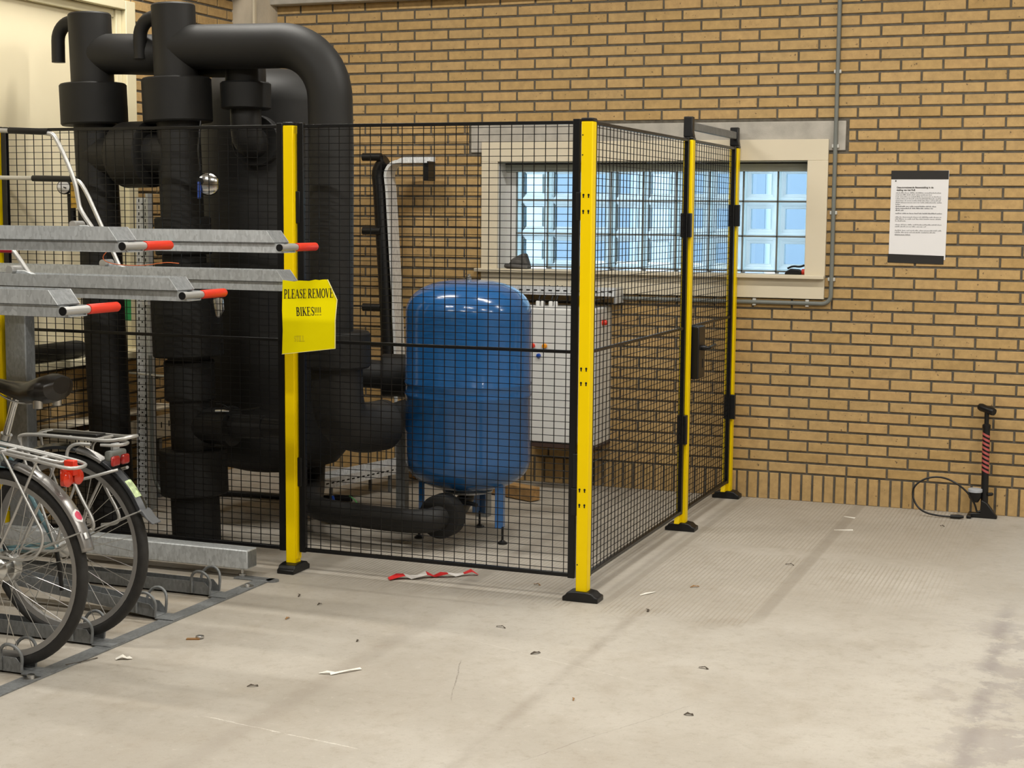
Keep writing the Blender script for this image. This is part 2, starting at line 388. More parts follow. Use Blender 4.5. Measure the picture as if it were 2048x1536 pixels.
# ------------------------------------------------------------------ room shell
YW, XL = 2.664, -3.1
CH, BP, ZS = .0622, .2224, .156
f = MB().box(-6, 8, -13, 3.0, -.12, 0).build('floor', K['floor'], kind='structure', smooth=False)
MB().box(-6, 8, -13, 3.0, CEIL, CEIL+.1).build('ceiling', K['ceil'], kind='structure', smooth=False)
MB().box(7.5, 7.7, -13, 3.0, 0, CEIL).build('wall_right', K['plainwall'], kind='structure', smooth=False)
MB().box(-6, 7.7, -13.2, -13, 0, CEIL).build('wall_front', K['plainwall'], kind='structure', smooth=False)
# back wall slab with window and door holes
WX0, WX1, WZ0, WZ1 = -1.452, .402, 1.27, 1.92
DX0, DX1, DZ = 1.645, 2.62, 2.3
YM = YW+.006
mb = MB()
mb.box(-3.3, WX0, YM, 2.92, 0, CEIL).box(WX1, DX0, YM, 2.92, 0, CEIL).box(WX0, WX1, YM, 2.92, 0, WZ0).box(WX0, WX1, YM, 2.92, WZ1, CEIL)
mb.box(DX0, DX1, YM, 2.92, DZ, CEIL).box(DX1, 7.7, YM, 2.92, 0, CEIL)
wall_back = mb.build('wall_back', K['mortar'], kind='structure', smooth=False)
wall_left = MB().box(XL-.25, XL-.006, -1.7, 2.7, 0, .81).box(XL-.25, XL-.006, 1.30, 2.7, .81, CEIL).box(XL-.25, XL-.006, -1.7, 1.30, 2.72, CEIL)\
    .box(XL-.25, XL-.006, -13, -1.7, 0, CEIL).build('wall_left', K['mortar'], kind='structure', smooth=False)

def brick_mesh(w, h, d, name):
    # front face at local y=0, body towards +y, small chamfer at the front edges
    c = .0025; j = lambda a: random.uniform(-a, a)
    v = []
    for (x, z) in ((0, 0), (w, 0), (w, h), (0, h)):
        v.append((x+j(.0006), .003, z+j(.0006)))
    for (x, z) in ((c, c), (w-c, c), (w-c, h-c), (c, h-c)):
        v.append((x, j(.0012), z))
    for (x, z) in ((0, 0), (w, 0), (w, h), (0, h)): v.append((x, d, z))
    fs = [(4, 5, 6, 7)]+[(i, (i+1) % 4, 4+(i+1) % 4, 4+i) for i in range(4)]+[(8+i, 8+(i+1) % 4, (i+1) % 4, i) for i in range(4)]
    return v, fs
def lay_bricks(rects, wall, place, area):
    """rects: (u0,u1,z0,z1); place(u,z)->(location, rotation); the 300 that show largest become parts, the rest one part"""
    rects = sorted(rects, key=lambda r: -area(r)); cache = {}; rest = MB()
    for i, (u0, u1, z0, z1) in enumerate(rects):
        w, h = round(u1-u0, 3), round(z1-z0, 3)
        if i < 300 and area((u0, u1, z0, z1)) > 0:
            key = (w, h); lst = cache.setdefault(key, [])
            if len(lst) < 4:
                v, fs = brick_mesh(w, h, .024, 'brick'); me = bpy.data.meshes.new('brick'); me.from_pydata(v, [], fs); me.materials.append(K['brick']); lst.append(me); m_ = me
            else: m_ = random.choice(lst)
            o = bpy.data.objects.new('brick', m_); COL.objects.link(o); o.parent = wall
            lo, rz = place(u0, z0); dy = random.uniform(-.0012, .0012)
            o.location = (lo[0]-dy*math.sin(rz), lo[1]+dy*math.cos(rz), lo[2]); o.rotation_euler = (random.uniform(-.01, .01), 0, rz+random.uniform(-.004, .004))
        else:
            v, fs = brick_mesh(w, h, .024, 'b'); lo, rz = place(u0, z0); c_, s_ = math.cos(rz), math.sin(rz); n = len(rest.v)
            rest.v += [(lo[0]+x*c_-y*s_, lo[1]+x*s_+y*c_, lo[2]+z) for x, y, z in v]; rest.f += [tuple(n+k for k in q) for q in fs]
    if rest.v: rest.build('brickwork', K['brick'], wall, smooth=False, kind='stuff')
def cut(rects, hole):
    out = []
    for (a, b, c, d) in rects:
        A, B, C, D = hole
        if b <= A or a >= B or d <= C or c >= D: out.append((a, b, c, d)); continue
        if a < A-.015: out.append((a, A-.004, c, d))
        if b > B+.015: out.append((B+.004, b, c, d))
        if c < C-.012 : out.append((max(a, A), min(b, B), c, C-.004))
        if d > D+.012: out.append((max(a, A), min(b, B), D+.004, d))
    return out
J = .0118
# back wall: stretcher courses over a soldier course
R = []
for k in range(0, 53):
    off = -2.6716+(0 if k % 2 == 0 else BP/2)-2*BP
    i = 0
    while off+i*BP < 3.2:
        a, b = off+i*BP+J/2, off+(i+1)*BP-J/2; i += 1
        a2 = max(a, -2.955)
        if b-a2 < .02 or a > 3.2: continue
        R.append((a2, b, ZS+k*CH+J/2, ZS+(k+1)*CH-J/2))
x = .1073-CH*50
while x < 3.2:
    if x > -2.96: R.append((x+J/2, x+CH-J/2, 0, ZS-J/2))
    x += CH-.0001
for h in ((-1.640, .617, 1.958, 2.143), (-1.535, .497, 1.165, 2.03), (DX0-.01, DX1+.01, -.1, DZ+.02)): R = cut(R, h)
def area_back(r):
    c = [project((u, YW, z)) for u in r[:2] for z in r[2:]]
    xs = [p[0] for p in c]; ys = [p[1] for p in c]
    if max(xs) < 0 or min(xs) > 2048 or max(ys) < 0 or min(ys) > 1536: return 0
    cx = sum(xs)/4
    return (min(max(xs), 2048)-max(min(xs), 0))*(min(max(ys), 1536)-max(min(ys), 0))*(1 if cx > 705 else .2)
lay_bricks(R, wall_back, lambda u, z: ((u, YW, z), 0), area_back)
# left wall
R = []
for k in range(-3, 53):
    off = -1.9+(0 if k % 2 == 0 else BP/2); i = 0
    while off+i*BP < 2.39:
        a, b = off+i*BP+J/2, min(off+(i+1)*BP-J/2, 2.388); i += 1
        z0, z1 = max(0, ZS+k*CH+J/2), ZS+(k+1)*CH-J/2
        if b-a < .02 or z1-z0 < .02: continue
        R.append((a, b, z0, z1))
R = cut(R, (-1.7, 1.33, .80, 2.74))
def area_left(r):
    c = [project((XL, u, z)) for u in r[:2] for z in r[2:]]
    xs = [p[0] for p in c]; ys = [p[1] for p in c]
    if max(xs) < 0 or min(xs) > 620 or max(ys) < 0 or min(ys) > 1100: return 0
    return (max(xs)-min(xs))*(max(ys)-min(ys))
lay_bricks(R, wall_left, lambda u, z: ((XL, u+0, z), PI/2), area_left)

# corner pillar, beam, lintel
MB().prism([(-3.11, 2.385), (-3.06, 2.40), (-3.0, 2.46), (-2.955, 2.56), (-2.945, 2.68), (-3.11, 2.68)], 0, CEIL, 'z').build('trim_1', K['pillar'], kind='structure')
seam = MB().box(-3.0, -2.985, 2.452, 2.475, 0, CEIL); s_ = seam.build('mortar_seam', K['cream'], bpy.data.objects['trim_1'], smooth=False)
MB().box(-2.99, 3.3, 2.585, 2.70, 2.885, 3.15).build('trim_2', K['concrete'], kind='structure', bevel=.006)
MB().box(XL-.05, XL+.075, -1.7, 2.40, 2.93, 3.18).build('trim_3', K['concrete'], kind='structure', bevel=.006)
MB().box(-1.628, .604, YW-.004, YW+.05, 1.972, 2.134).build('trim_4', K['concrete'], kind='structure', bevel=.004)

# ------------------------------------------------------------------ window_1: glass blocks
w1 = struct('window_1', (-.5, YW, 1.27))
fr = MB(); yf = YW-.018
MB().box(-1.553, .514, yf, YW+.01, 1.918, 2.034).build('frame_board', K['cream'], w1, bevel=.002)
MB().box(-1.553, -1.449, yf, YW+.01, 1.28, 1.918).build('frame_board', K['cream'], w1, bevel=.002)
MB().box(.400, .514, yf, YW+.01, 1.28, 1.918).build('frame_board', K['cream'], w1, bevel=.002)
MB().box(-1.585, .514, YW-.055, 2.80, 1.262, 1.282).build('window_sill', K['cream'], w1, bevel=.003)
MB().box(-1.553, .512, yf, YW+.01, 1.150, 1.262).build('apron_board', K['cream'], w1, bevel=.002)
MB().box(-1.455, -1.447, YW, 2.86, 1.28, 1.918).build('reveal_board', K['white'], w1)
MB().box(.398, .406, YW, 2.86, 1.28, 1.918).build('reveal_board', K['cream'], w1)
MB().box(-1.452, .402, YW, 2.86, 1.912, 1.922).build('reveal_board', K['shade'], w1)
MB().box(-1.45, .40, 2.775, 2.84, 1.862, 1.913).build('blind_box', K['shade'], w1, bevel=.004)
MB().box(-1.45, .40, 2.770, 2.778, 1.905, 1.914).build('dark_strip', K['black'], w1)
MB().box(-1.447, -1.388, 2.795, 2.86, 1.28, 1.866).build('side_strip', K['white'], w1)
# block grid
grid = MB(); GB = .199; gx0, gz0 = -1.385, 1.296
for i in range(10):
    xx = gx0+i*GB
    if xx < .40: grid.box(xx-.0045, min(xx+.0045, .4), 2.803, 2.88, 1.28, 1.866)
for k in range(4):
    zz = gz0+k*GB-.002
    if zz < 1.87: grid.box(-1.388, .40, 2.803, 2.88, zz-.0045, zz+.0045)
grid.build('block_joints', K['conduit'], w1, smooth=False)
def block_mesh():
    q = MB(); o = .0945
    rings = [(o, .072), (o, .006), (o-.006, 0), (o-.018, .002), (o-.022, .009), (o-.034, .012), (o-.037, .020), (o-.037, .060), (o-.022, .066), (o-.006, .074)]
    n = 4
    for (r, y) in rings: q.v += [(-r, y, -r), (r, y, -r), (r, y, r), (-r, y, r)]
    for i in range(len(rings)):
        j = (i+1) % len(rings)
        for k in range(4): q.f.append((i*4+k, i*4+(k+1) % 4, j*4+(k+1) % 4, j*4+k))
    return q
bm_ = block_mesh().mesh('glass_block', smooth=False); bm_.materials.append(K['rim'])
pm_ = MB().box(-.0572, .0572, .022, .026, -.0572, .0572).mesh('pane', smooth=False); pm_.materials.append(K['pane'])
o3 = (-.5, YW, 1.27)
for k in range(3):
    for i in range(9):
        bx, bz = gx0+(i+.5)*GB, gz0+(k+.5)*GB-.002
        o = bpy.data.objects.new('glass_block', bm_); COL.objects.link(o); o.parent = w1; o.location = (bx-o3[0], 2.805-o3[1], bz-o3[2])
        q = bpy.data.objects.new('pane', pm_); COL.objects.link(q); q.parent = o
# outside: pale facade across the street
fc = thing('office_building', 'pale office facade with blue windows seen through the glass blocks', 'building', (-4, 11, 0))
MB().box(-16, 12, 11, 11.4, 0, 7).build('facade_wall', K['facade'], fc)
for i in range(17):
    for k in range(3):
        xx = -15+i*1.37+.13*math.sin(i*2.3); zz = .85+k*2.1
        MB().box(xx, xx+.95, 10.96, 11.02, zz, zz+1.5).build('window_pane', K['facglass'], fc)
MB().box(-20, 14, 3.0, 30, -.12, -.02).build('ground_outside', K['pave'], kind='structure', smooth=False)

# ------------------------------------------------------------------ window_2 (left wall): cream panelled window
w2 = struct('window_2', (XL, 0, .82))
MB().box(XL-.09, XL-.06, -1.7, 1.20, .84, 2.66).build('panel', K['cream2'], w2)
MB().box(XL-.12, XL+.012, 1.255, 1.343, .82, 2.75).build('frame_board', K['cream3'], w2, bevel=.003)
MB().box(XL-.12, XL-.018, 1.205, 1.254, .82, 2.70).build('frame_board', K['cream3'], w2, bevel=.003)
MB().box(XL-.12, XL-.04, 1.15, 1.204, .82, 2.655).build('frame_board', K['cream3'], w2, bevel=.003)
MB().box(XL-.12, XL+.012, -1.7, 1.254, 2.70, 2.75).build('frame_board', K['cream3'], w2, bevel=.003)
MB().box(XL-.12, XL-.03, -1.7, 1.204, 2.655, 2.70).build('frame_board', K['cream3'], w2, bevel=.003)
MB().box(XL-.12, XL+.02, -1.7, .04, .808, .842).build('window_sill', K['cream3'], w2, bevel=.003)
MB().box(XL-.12, XL+.15, .04, 1.36, .808, .842).build('window_sill', K['cream3'], w2, bevel=.003)

# ------------------------------------------------------------------ door_1 (right edge)
d1 = struct('door_1', (2.1, YW, 0))
MB().box(DX0, DX0+.06, YW-.01, 2.8, 0, DZ).build('door_frame', K['white'], d1, bevel=.003)
MB().box(DX1-.06, DX1, YW-.01, 2.8, 0, DZ).build('door_frame', K['white'], d1, bevel=.003)
MB().box(DX0+.06, DX1-.06, YW-.01, 2.8, DZ-.06, DZ).build('door_frame', K['white'], d1, bevel=.003)
MB().box(DX0+.06, DX0+.16, 2.72, 2.77, .01, DZ-.06).build('door_stile', K['white'], d1)
MB().box(DX1-.16, DX1-.06, 2.72, 2.77, .01, DZ-.06).build('door_stile', K['white'], d1)
MB().box(DX0+.16, DX1-.16, 2.72, 2.77, .01, .20).build('door_rail', K['white'], d1)
MB().box(DX0+.16, DX1-.16, 2.72, 2.77, 2.12, DZ-.06).build('door_rail', K['white'], d1)
MB().box(DX0+.16, DX1-.16, 2.742, 2.748, .20, 2.12).build('door_pane', K['pane'], d1)
MB().tube([(DX0+.11, 2.72, 1.05), (DX0+.11, 2.67, 1.05), (DX0+.22, 2.67, 1.05)], .009).build('door_handle', K['steel'], d1)

# ------------------------------------------------------------------ ceiling lamps
def lamps():
    for i, (x, y) in enumerate(LAMPS):
        lab = 'fluorescent ceiling light, %s row from the brick back wall, %s from the left wall' % (('first', 'second', 'third')[i//4], ('first', 'second', 'third', 'fourth')[i % 4])
        t = thing('ceiling_light', lab, 'ceiling light', (x, y, CEIL), 'fluorescent lights on the ceiling')
        MB().prism([(y-.09, CEIL), (y+.09, CEIL), (y+.05, CEIL-.07), (y-.05, CEIL-.07)], x-.65, x+.65, 'x').build('housing', K['white'], t)
        ld = bpy.data.lights.new('lamp_tube', 'AREA'); ld.shape = 'RECTANGLE'; ld.size = 1.2; ld.size_y = .09; ld.energy = LAMP_W; ld.color = LAMP_COL
        lo = bpy.data.objects.new('lamp_tube', ld); COL.objects.link(lo); lo.parent = t; lo.location = (0, 0, -.075)
lamps()

# ------------------------------------------------------------------ fence
HP = .025
POSTS = {'corner': (0, 0), 'left': (-1.375, 0), 'far_left': (-2.962, 0), 'middle': (0, 1.598), 'wall': (0, 2.604)}
def foot_cover(x, y, along, parent):
    # arched black plate cover; long axis along X or Y
    prof = [(-.078, 0), (-.078, .018), (-.066, .024), (-.058, .037), (-.025, .043), (.025, .043), (.052, .038), (.066, .026), (.078, .022), (.078, 0)]
    m = MB()
    if along == 'x': m.prism([(x+a, b) for a, b in prof], y-.042, y+.042, 'y')
    else: m.prism([(y+a, b) for a, b in prof], x-.042, x+.042, 'x')
    return m.build('foot_cover', K['plastic'], parent, bevel=.004)
def post(key, label, along, extra=None):
    x, y = POSTS[key]
    t = thing('fence_post', label, 'fence post', (x, y, 0), 'yellow posts of the machine fence')
    MB().box(x-HP, x+HP, y-HP, y+HP, .004, 1.985).build('post_tube', K['yellow'], t, bevel=.004)
    MB().box(x-HP-.0015, x+HP+.0015, y-HP-.0015, y+HP+.0015, 1.985, 1.999).build('post_cap', K['plastic'], t, bevel=.004)
    foot_cover(x, y, along, t)
    return t
def brackets(t, pts):
    for (x0, x1, y0, y1, z0, z1) in pts: MB().box(x0, x1, y0, y1, z0, z1).build('bracket', K['plastic'], t, bevel=.003)
pc = post('corner', 'yellow fence post at the front corner, with keyhole slots in its face', 'x')
kh = MB()
for z in (1.685, 1.62, .975, .915, .47, .405):
    for dx in (-.012, .010):
        kh.lathe([(.0045, 0), (.0045, .003)], (dx, -HP-.0012, z+.004), (0, 1, 0), 10); kh.box(dx-.0025, dx+.0025, -HP-.0012, -HP+.002, z-.008, z+.003)
for z in (1.93, 1.85, .155): kh.lathe([(.003, 0), (.003, .003)], (-.018, -HP-.0012, z), (0, 1, 0), 8)
kh.build('keyholes', K['slot'], pc, smooth=False)
brackets(pc, [(-.05, -.026, -.012, .02, 1.585, 1.70), (-.05, -.026, -.012, .02, .475, .62), (-.055, -.026, -.015, .02, .36, .475)])
pl = post('left', 'yellow fence post beside the yellow paper sign', 'y')
brackets(pl, [(-1.349, -1.325, -.012, .02, 1.56, 1.70), (-1.349, -1.325, -.012, .02, .39, .52)])
MB().box(-1.349, -1.345, -.02, .02, .06, 1.95).build('side_flange', K['yellow'], pl)
pf = post('far_left', 'yellow fence post at the left edge behind the grey rack upright', 'y')
pm = post('middle', 'yellow fence post between the side panel and the gate', 'x')
pw = post('wall', 'yellow fence post nearest the brick wall', 'x')
for t, (x, y) in ((pm, POSTS['middle']), (pw, POSTS['wall'])):
    MB().prism([(y-.024, .043), (y-.075, .043), (y-.055, .085), (y-.024, .10)], x-.022, x+.004, 'x').build('base_gusset', K['yellow'], t, bevel=.002)
brackets(pm, [(-.025, .03, 1.545, 1.575, 1.50, 1.62), (-.022, .028, 1.545, 1.575, .45, .60)])
brackets(pw, [(-.02, .045, 2.555, 2.578, 1.55, 1.67), (-.02, .045, 2.555, 2.578, .46, .60)])

ZB, ZT = .09, 1.996
def panel(name, label, cat, p0, p1, group=None, ztop=ZT, zbot=ZB, vpx=.03):
    """p0,p1: (x,y) outer ends; frame tubes and 50 x 30 wire mesh"""
    p0, p1 = Vector((*p0, 0)), Vector((*p1, 0)); d = (p1-p0); Lg = d.length; d.normalize()
    t = thing(name, label, cat, ((p0+p1)/2).to_tuple(), group)
    up = Vector((0, 0, 1))
    def bar(a, b, za, zb, w, h, nm):
        MB().beam(p0+d*a+up*za, p0+d*b+up*zb, w, h).build(nm, K['black'], t, bevel=.0015)
    for a in (vpx/2, Lg-vpx/2):
        m = MB(); c = p0+d*a; n = Vector((-d.y, d.x, 0))
        v = [c+d*sx*vpx/2+n*sy*.011 for sx, sy in ((-1, -1), (1, -1), (1, 1), (-1, 1))]
        m.prism([(q.x, q.y) for q in v], zbot, ztop, 'z'); m.build('frame_upright', K['black'], t, bevel=.002)
    bar(vpx, Lg-vpx, ztop-.014, ztop-.014, .017, .014, 'top_rail'); bar(vpx, Lg-vpx, zbot+.012, zbot+.012, .020, .016, 'bottom_rail')
    bar(vpx, Lg-vpx, 1.043, 1.043, .012, .014, 'middle_rail')
    m = MB(); w = .0030
    n = int((Lg-2*vpx)/.05); s0 = (Lg-n*.05)/2
    for i in range(n+1):
        c = p0+d*(s0+i*.05); m.beam(c+up*(zbot+.012), c+up*(ztop-.014), w, w)
    nn = Vector((-d.y, d.x, 0))*(.003 if abs(d.x) > .5 else .003)
    z = zbot+.035
    while z < ztop-.02:
        m.beam(p0+d*(vpx/2)+nn+up*z, p1-d*(vpx/2)+nn+up*z, w*.85, w*.85); z += .0297
    m.build('wire_mesh', K['black'], t, smooth=False, kind='stuff')
    return t
panel('mesh_fence', 'black wire mesh fence panel in front of the blue tank', 'mesh fence', (-1.339, .003), (-.037, .003), 'mesh panels of the machine fence')
panel('mesh_fence', 'black wire mesh fence panel behind the bike rack, in front of the black risers', 'mesh fence', (-2.925, .003), (-1.412, .003), 'mesh panels of the machine fence')
panel('mesh_fence', 'black wire mesh side panel between the front corner post and the gate', 'mesh fence', (.003, .040), (.003, 1.562), 'mesh panels of the machine fence')
gate = panel('mesh_gate', 'narrow black wire mesh gate with lock box and lever handle', 'gate', (.006, 1.636), (.006, 2.570))
lb = MB().box(.010, .058, 1.652, 1.785, .775, 1.045).build('lock_box', K['plastic'], gate, bevel=.006)
MB().lathe([(.014, 0), (.014, .02), (.010, .03)], (.058, 1.70, .935), (1, 0, 0), 16).build('handle_rose', K['black'], lb)
MB().tube(smooth_path([(.062, 1.70, .935), (.098, 1.70, .935), (.100, 1.72, .936), (.100, 1.83, .940)]), .009, 10).build('lever_handle', K['black'], lb)
MB().box(.0575, .0592, 1.725, 1.745, .83, .875).build('key_slot', K['slot'], lb)
# overhead bar above the gate
gb = thing('gate_header_bar', 'grey bar in black end brackets bridging the two posts above the gate', 'header bar', (0, 2.1, 1.99))
MB().box(-.012, .012, 1.62, 2.59, 2.035, 2.075).build('crossbar', K['galv_dark'], gb, bevel=.004)
for y in (1.598, 2.604):
    MB().prism([(-.026, 1.999), (.026, 1.999), (.020, 2.025), (.020, 2.10), (-.026, 2.10), (-.026, 2.06)], y-.022, y+.022, 'y').build('end_bracket', K['plastic'], gb, bevel=.004)

# ------------------------------------------------------------------ serif lettering
def glyph(ch):
    T, t = .19, .07     # stem, hairline in em of cap height 1
    S_ = []             # strokes (x0,y0,x1,y1,w)
    def stem(x, y0=0, y1=1, sf=True):
        S_.append((x, y0, x, y1, T))
        if sf: S_.append((x-.16, y0+.03, x+.16, y0+.03, .06)); S_.append((x-.16, y1-.03, x+.16, y1-.03, .06))
    def curve(pts, ws):
        for (a, b), (c, d), w in zip(pts, pts[1:], ws): S_.append((a, b, c, d, w))
    def bowl(x, y0, y1, rx):
        pts = [(x, y1)]+[(x+.12+rx*math.cos(a), (y0+y1)/2+(y1-y0)/2*math.sin(a)) for a in [PI/2-PI*i/8 for i in range(9)]]+[(x, y0)]
        ws = [t]+[t+(T-t)*math.sin(PI*(i+.5)/8) for i in range(8)]+[t]; curve(pts, ws)
    if ch == 'P': stem(.2); bowl(.2, .47, .97, .32); W_ = .78
    elif ch == 'B': stem(.2); bowl(.2, .52, .97, .26); bowl(.2, .03, .52, .32); W_ = .80
    elif ch == 'R': stem(.2); bowl(.2, .47, .97, .30); S_.append((.42, .47, .74, .03, T)); S_.append((.66, .03, .86, .03, .06)); W_ = .90
    elif ch == 'L': stem(.2); S_.append((.2, .03, .70, .03, .06)); S_.append((.69, .03, .72, .26, .06)); W_ = .80
    elif ch == 'E':
        stem(.2); S_.extend([(.2, .03, .70, .03, .06), (.70, .03, .73, .26, .06), (.2, .97, .68, .97, .06), (.67, .97, .68, .76, .06), (.2, .51, .5, .51, t), (.5, .38, .5, .64, .06)]); W_ = .80
    elif ch == 'I': stem(.2); W_ = .42
    elif ch == 'T': stem(.38); S_.extend([(.05, .97, .71, .97, .06), (.05, .97, .04, .75, .06), (.71, .97, .72, .75, .06)]); W_ = .78
    elif ch == 'A': S_.extend([(.08, .03, .40, .97, t), (.40, .97, .74, .03, T), (.2, .34, .6, .34, t), (0, .03, .2, .03, .06), (.6, .03, .88, .03, .06)]); W_ = .88
    elif ch == 'V': S_.extend([(.14, .97, .44, .03, T), (.44, .03, .74, .97, t), (.02, .97, .28, .97, .06), (.62, .97, .86, .97, .06)]); W_ = .88
    elif ch == 'M': S_.extend([(.14, .03, .14, .97, t), (.18, .97, .50, .06, T), (.50, .06, .82, .97, t)]); stem(.84); S_.extend([(.03, .03, .26, .03, .06), (.03, .97, .22, .97, .06)]); W_ = 1.06
    elif ch == 'K': stem(.2); S_.extend([(.24, .42, .68, .95, t), (.38, .56, .74, .03, T), (.58, .97, .80, .97, .06), (.62, .03, .88, .03, .06)]); W_ = .90
    elif ch == 'O':
        pts = [(.44+.34*math.cos(a), .5+.47*math.sin(a)) for a in [2*PI*i/18 for i in range(19)]]
        curve(pts, [t+(T-t)*abs(math.cos(2*PI*(i+.5)/18)) for i in range(18)]); W_ = .88
    elif ch == 'S':
        pts = [(.58, .76), (.54, .90), (.36, .97), (.18, .90), (.13, .76), (.22, .62), (.45, .45), (.58, .32), (.55, .14), (.36, .03), (.16, .09), (.10, .26)]
        curve(pts, [t, t, t+.02, .12, .15, T, T, .15, .12, t, t]); S_.append((.59, .74, .60, .97, .05)); S_.append((.10, .03, .10, .28, .05)); W_ = .70
    elif ch == '!': S_.extend([(.15, .32, .15, .95, .13), (.15, .02, .15, .14, .14)]); W_ = .34
    else: W_ = .28
    return S_, W_
def lettering(txt, x0, z0, h, y, squeeze=1., tilt=0., slant=0.):
    m = MB(); x = 0
    for ch in txt:
        st, w = glyph(ch)
        for (a, b, c, d, wd) in st:
            v = Vector((c-a, d-b)); ln = v.length or 1; v /= ln; n = Vector((-v.y, v.x))*wd/2
            q = []
            for (px, py) in ((a-n.x, b-n.y), (c-n.x, d-n.y), (c+n.x, d+n.y), (a+n.x, b+n.y)):
                X_ = (x+px+slant*py)*h*squeeze; Z_ = py*h
                q.append((x0+X_*math.cos(tilt)-Z_*math.sin(tilt), y, z0+X_*math.sin(tilt)+Z_*math.cos(tilt)))
            m.quad(*q)
        x += w
    return m
YS = -.412
sg = thing('paper_sign', 'bright yellow paper sign with black lettering hanging on the end of a bike tray', 'sign', (-1.07, YS, 1.02))
poly = [(-1.192, 1.022), (-.945, 1.055), (-.944, 1.17), (-.935, 1.254), (-.9555, 1.294), (-.978, 1.3366), (-1.0, 1.336), (-1.017, 1.333), (-1.035, 1.335), (-1.0636, 1.3285), (-1.11, 1.3294), (-1.133, 1.3248), (-1.187, 1.3297), (-1.1906, 1.2054), (-1.188, 1.1224)]
MB().prism(poly, YS-.0008, YS+.0005, 'y').build('paper', K['signyellow'], sg, smooth=False)
edge = MB()
for a, b in ((0, 1), (1, 2), (2, 3), (3, 4), (4, 5)): edge.beam((poly[a][0], YS-.001, poly[a][1]), (poly[b][0], YS-.001, poly[b][1]), .002, .004, up=(0, 1, 0))
edge.build('torn_edge', K['signedge'], sg, smooth=False)
lettering('PLEASE REMOVE', -1.181, 1.2530, .038, YS-.0014, .585, .045, .08).build('lettering', K['ink'], sg, smooth=False)
lettering('BIKES!!!!', -1.124, 1.183, .036, YS-.0014, .66, .05).build('lettering', K['ink'], sg, smooth=False)
lettering('STILL', -1.134, 1.076, .024, YS-.0014, .60, .05).build('faint_lettering', K['faint'], sg, smooth=False)
MB().box(-1.185, -1.15, YS+.0005, -.380, 1.298, 1.312).build('adhesive_tape', K['stickw'], sg)

# ------------------------------------------------------------------ notice on the wall
YN = YW-.003
nt_ = thing('wall_notice', 'white printed notice held by black tape on the brick wall', 'notice', (1.0, YN, 1.6))
MB().quad((.857, YN, 1.405), (1.158, YN, 1.380), (1.162, YN, 1.862), (.858, YN, 1.859)).build('paper', K['paper'], nt_, smooth=False)
MB().box(.857, 1.160, YN-.0012, YN-.0004, 1.814, 1.861).build('tape_strip', K['tape'], nt_, smooth=False)
MB().quad((.852, YN-.001, 1.362), (1.150, YN-.001, 1.356), (1.151, YN-.001, 1.402), (.853, YN-.001, 1.409)).build('tape_strip', K['tape'], nt_, smooth=False)
def font(txt, x, z, size, parent, material, name='printed_line', bold=0):
    c = bpy.data.curves.new(name, 'FONT'); c.body = txt; c.size = size; c.offset = bold
    o = bpy.data.objects.new(name, c); COL.objects.link(o); o.parent = parent; c.materials.append(material)
    og = ORG[parent.name]; o.location = (x-og[0], YN-.0012-og[1], z-og[2]); o.rotation_euler = (PI/2, 0, 0)
    me = bpy.data.meshes.new_from_object(o); loc, rt = o.location.copy(), o.rotation_euler.copy(); bpy.data.objects.remove(o)
    o = bpy.data.objects.new(name, me); COL.objects.link(o); o.parent = parent; o.location = loc; o.rotation_euler = rt
    return o
font('Geautomatiseerde fietsenstalling in de', .888, 1.766, .0126, nt_, K['ink'], bold=.0003)
font('stalling van het RvB', .888, 1.752, .0126, nt_, K['ink'], bold=.0003)
MB().lathe([(.004, 0), (.004, .0006)], (.882, YN-.0014, 1.805), (0, 1, 0), 10).build('printed_mark', K['ink'], nt_)
rng = random.Random(3)
def words(z, x1, h, bold, und=False):
    m = MB(); x = .884+(1.766-z)*.008
    while x < x1-.006:
        w = rng.uniform(.008, .03)
        e = min(x+w, x1); q = x
        while q < e:      # letter-sized strokes
            hh = h*rng.choice((.6, .6, .65, 1.0)); m.quad((q, YN-.0013, z), (q+.0017+bold, YN-.0013, z), (q+.0017+bold, YN-.0013, z+hh), (q, YN-.0013, z+hh)); q += .0033
        x = e+.004
    if und: m.quad((.886, YN-.0013, z-.002), (x1, YN-.0013, z-.002), (x1, YN-.0013, z-.001), (.886, YN-.0013, z-.001))
    m.build('printed_line', K['greyink'], nt_, smooth=False)
for z, x1, b in ((1.738, 1.125, 0), (1.7275, 1.08, 0), (1.717, 1.125, 0), (1.7065, 1.125, 0), (1.696, 1.13, 0), (1.6855, 1.135, 0), (1.675, .91, 0), (1.6645, 1.10, .0006), (1.654, 1.09, .0006), (1.6435, .935, .0006),
                 (1.627, 1.13, .0006), (1.607, 1.13, 0), (1.5965, 1.13, 0), (1.586, .94, 0), (1.566, 1.13, 0), (1.5555, 1.05, 0), (1.5345, 1.13, 0), (1.524, 1.10, 0)):
    words(z, x1, .0066, b)
words(1.512, .97, .0066, 0, True)

# ------------------------------------------------------------------ conduit on the wall
cdt = thing('electrical_conduit', 'grey electrical conduit running down the brick wall and under the window', 'conduit', (.5, YW, 1.1))
yc = YW-.016
MB().tube([(.551, yc, 2.885), (.551, yc, 1.185)]+arc((.501, yc, 1.175), .05, 0, -PI/2, 8)+[(-.70, yc, 1.125)], .0118, 12).build('conduit_pipe', K['conduit'], cdt)
for (x, z, v) in ((.551, 2.40, 1), (.551, 1.995, 1), (.551, 1.63, 1), (.551, 1.262, 1), (.42, 1.125, 0), (.12, 1.125, 0)):
    m = MB()
    if v: m.box(x-.020, x+.020, yc-.005, YW, z-.010, z+.010)
    else: m.box(x-.010, x+.010, yc-.005, YW, z-.020, z+.020)
    m.build('pipe_clip', K['clip'], cdt, bevel=.003)

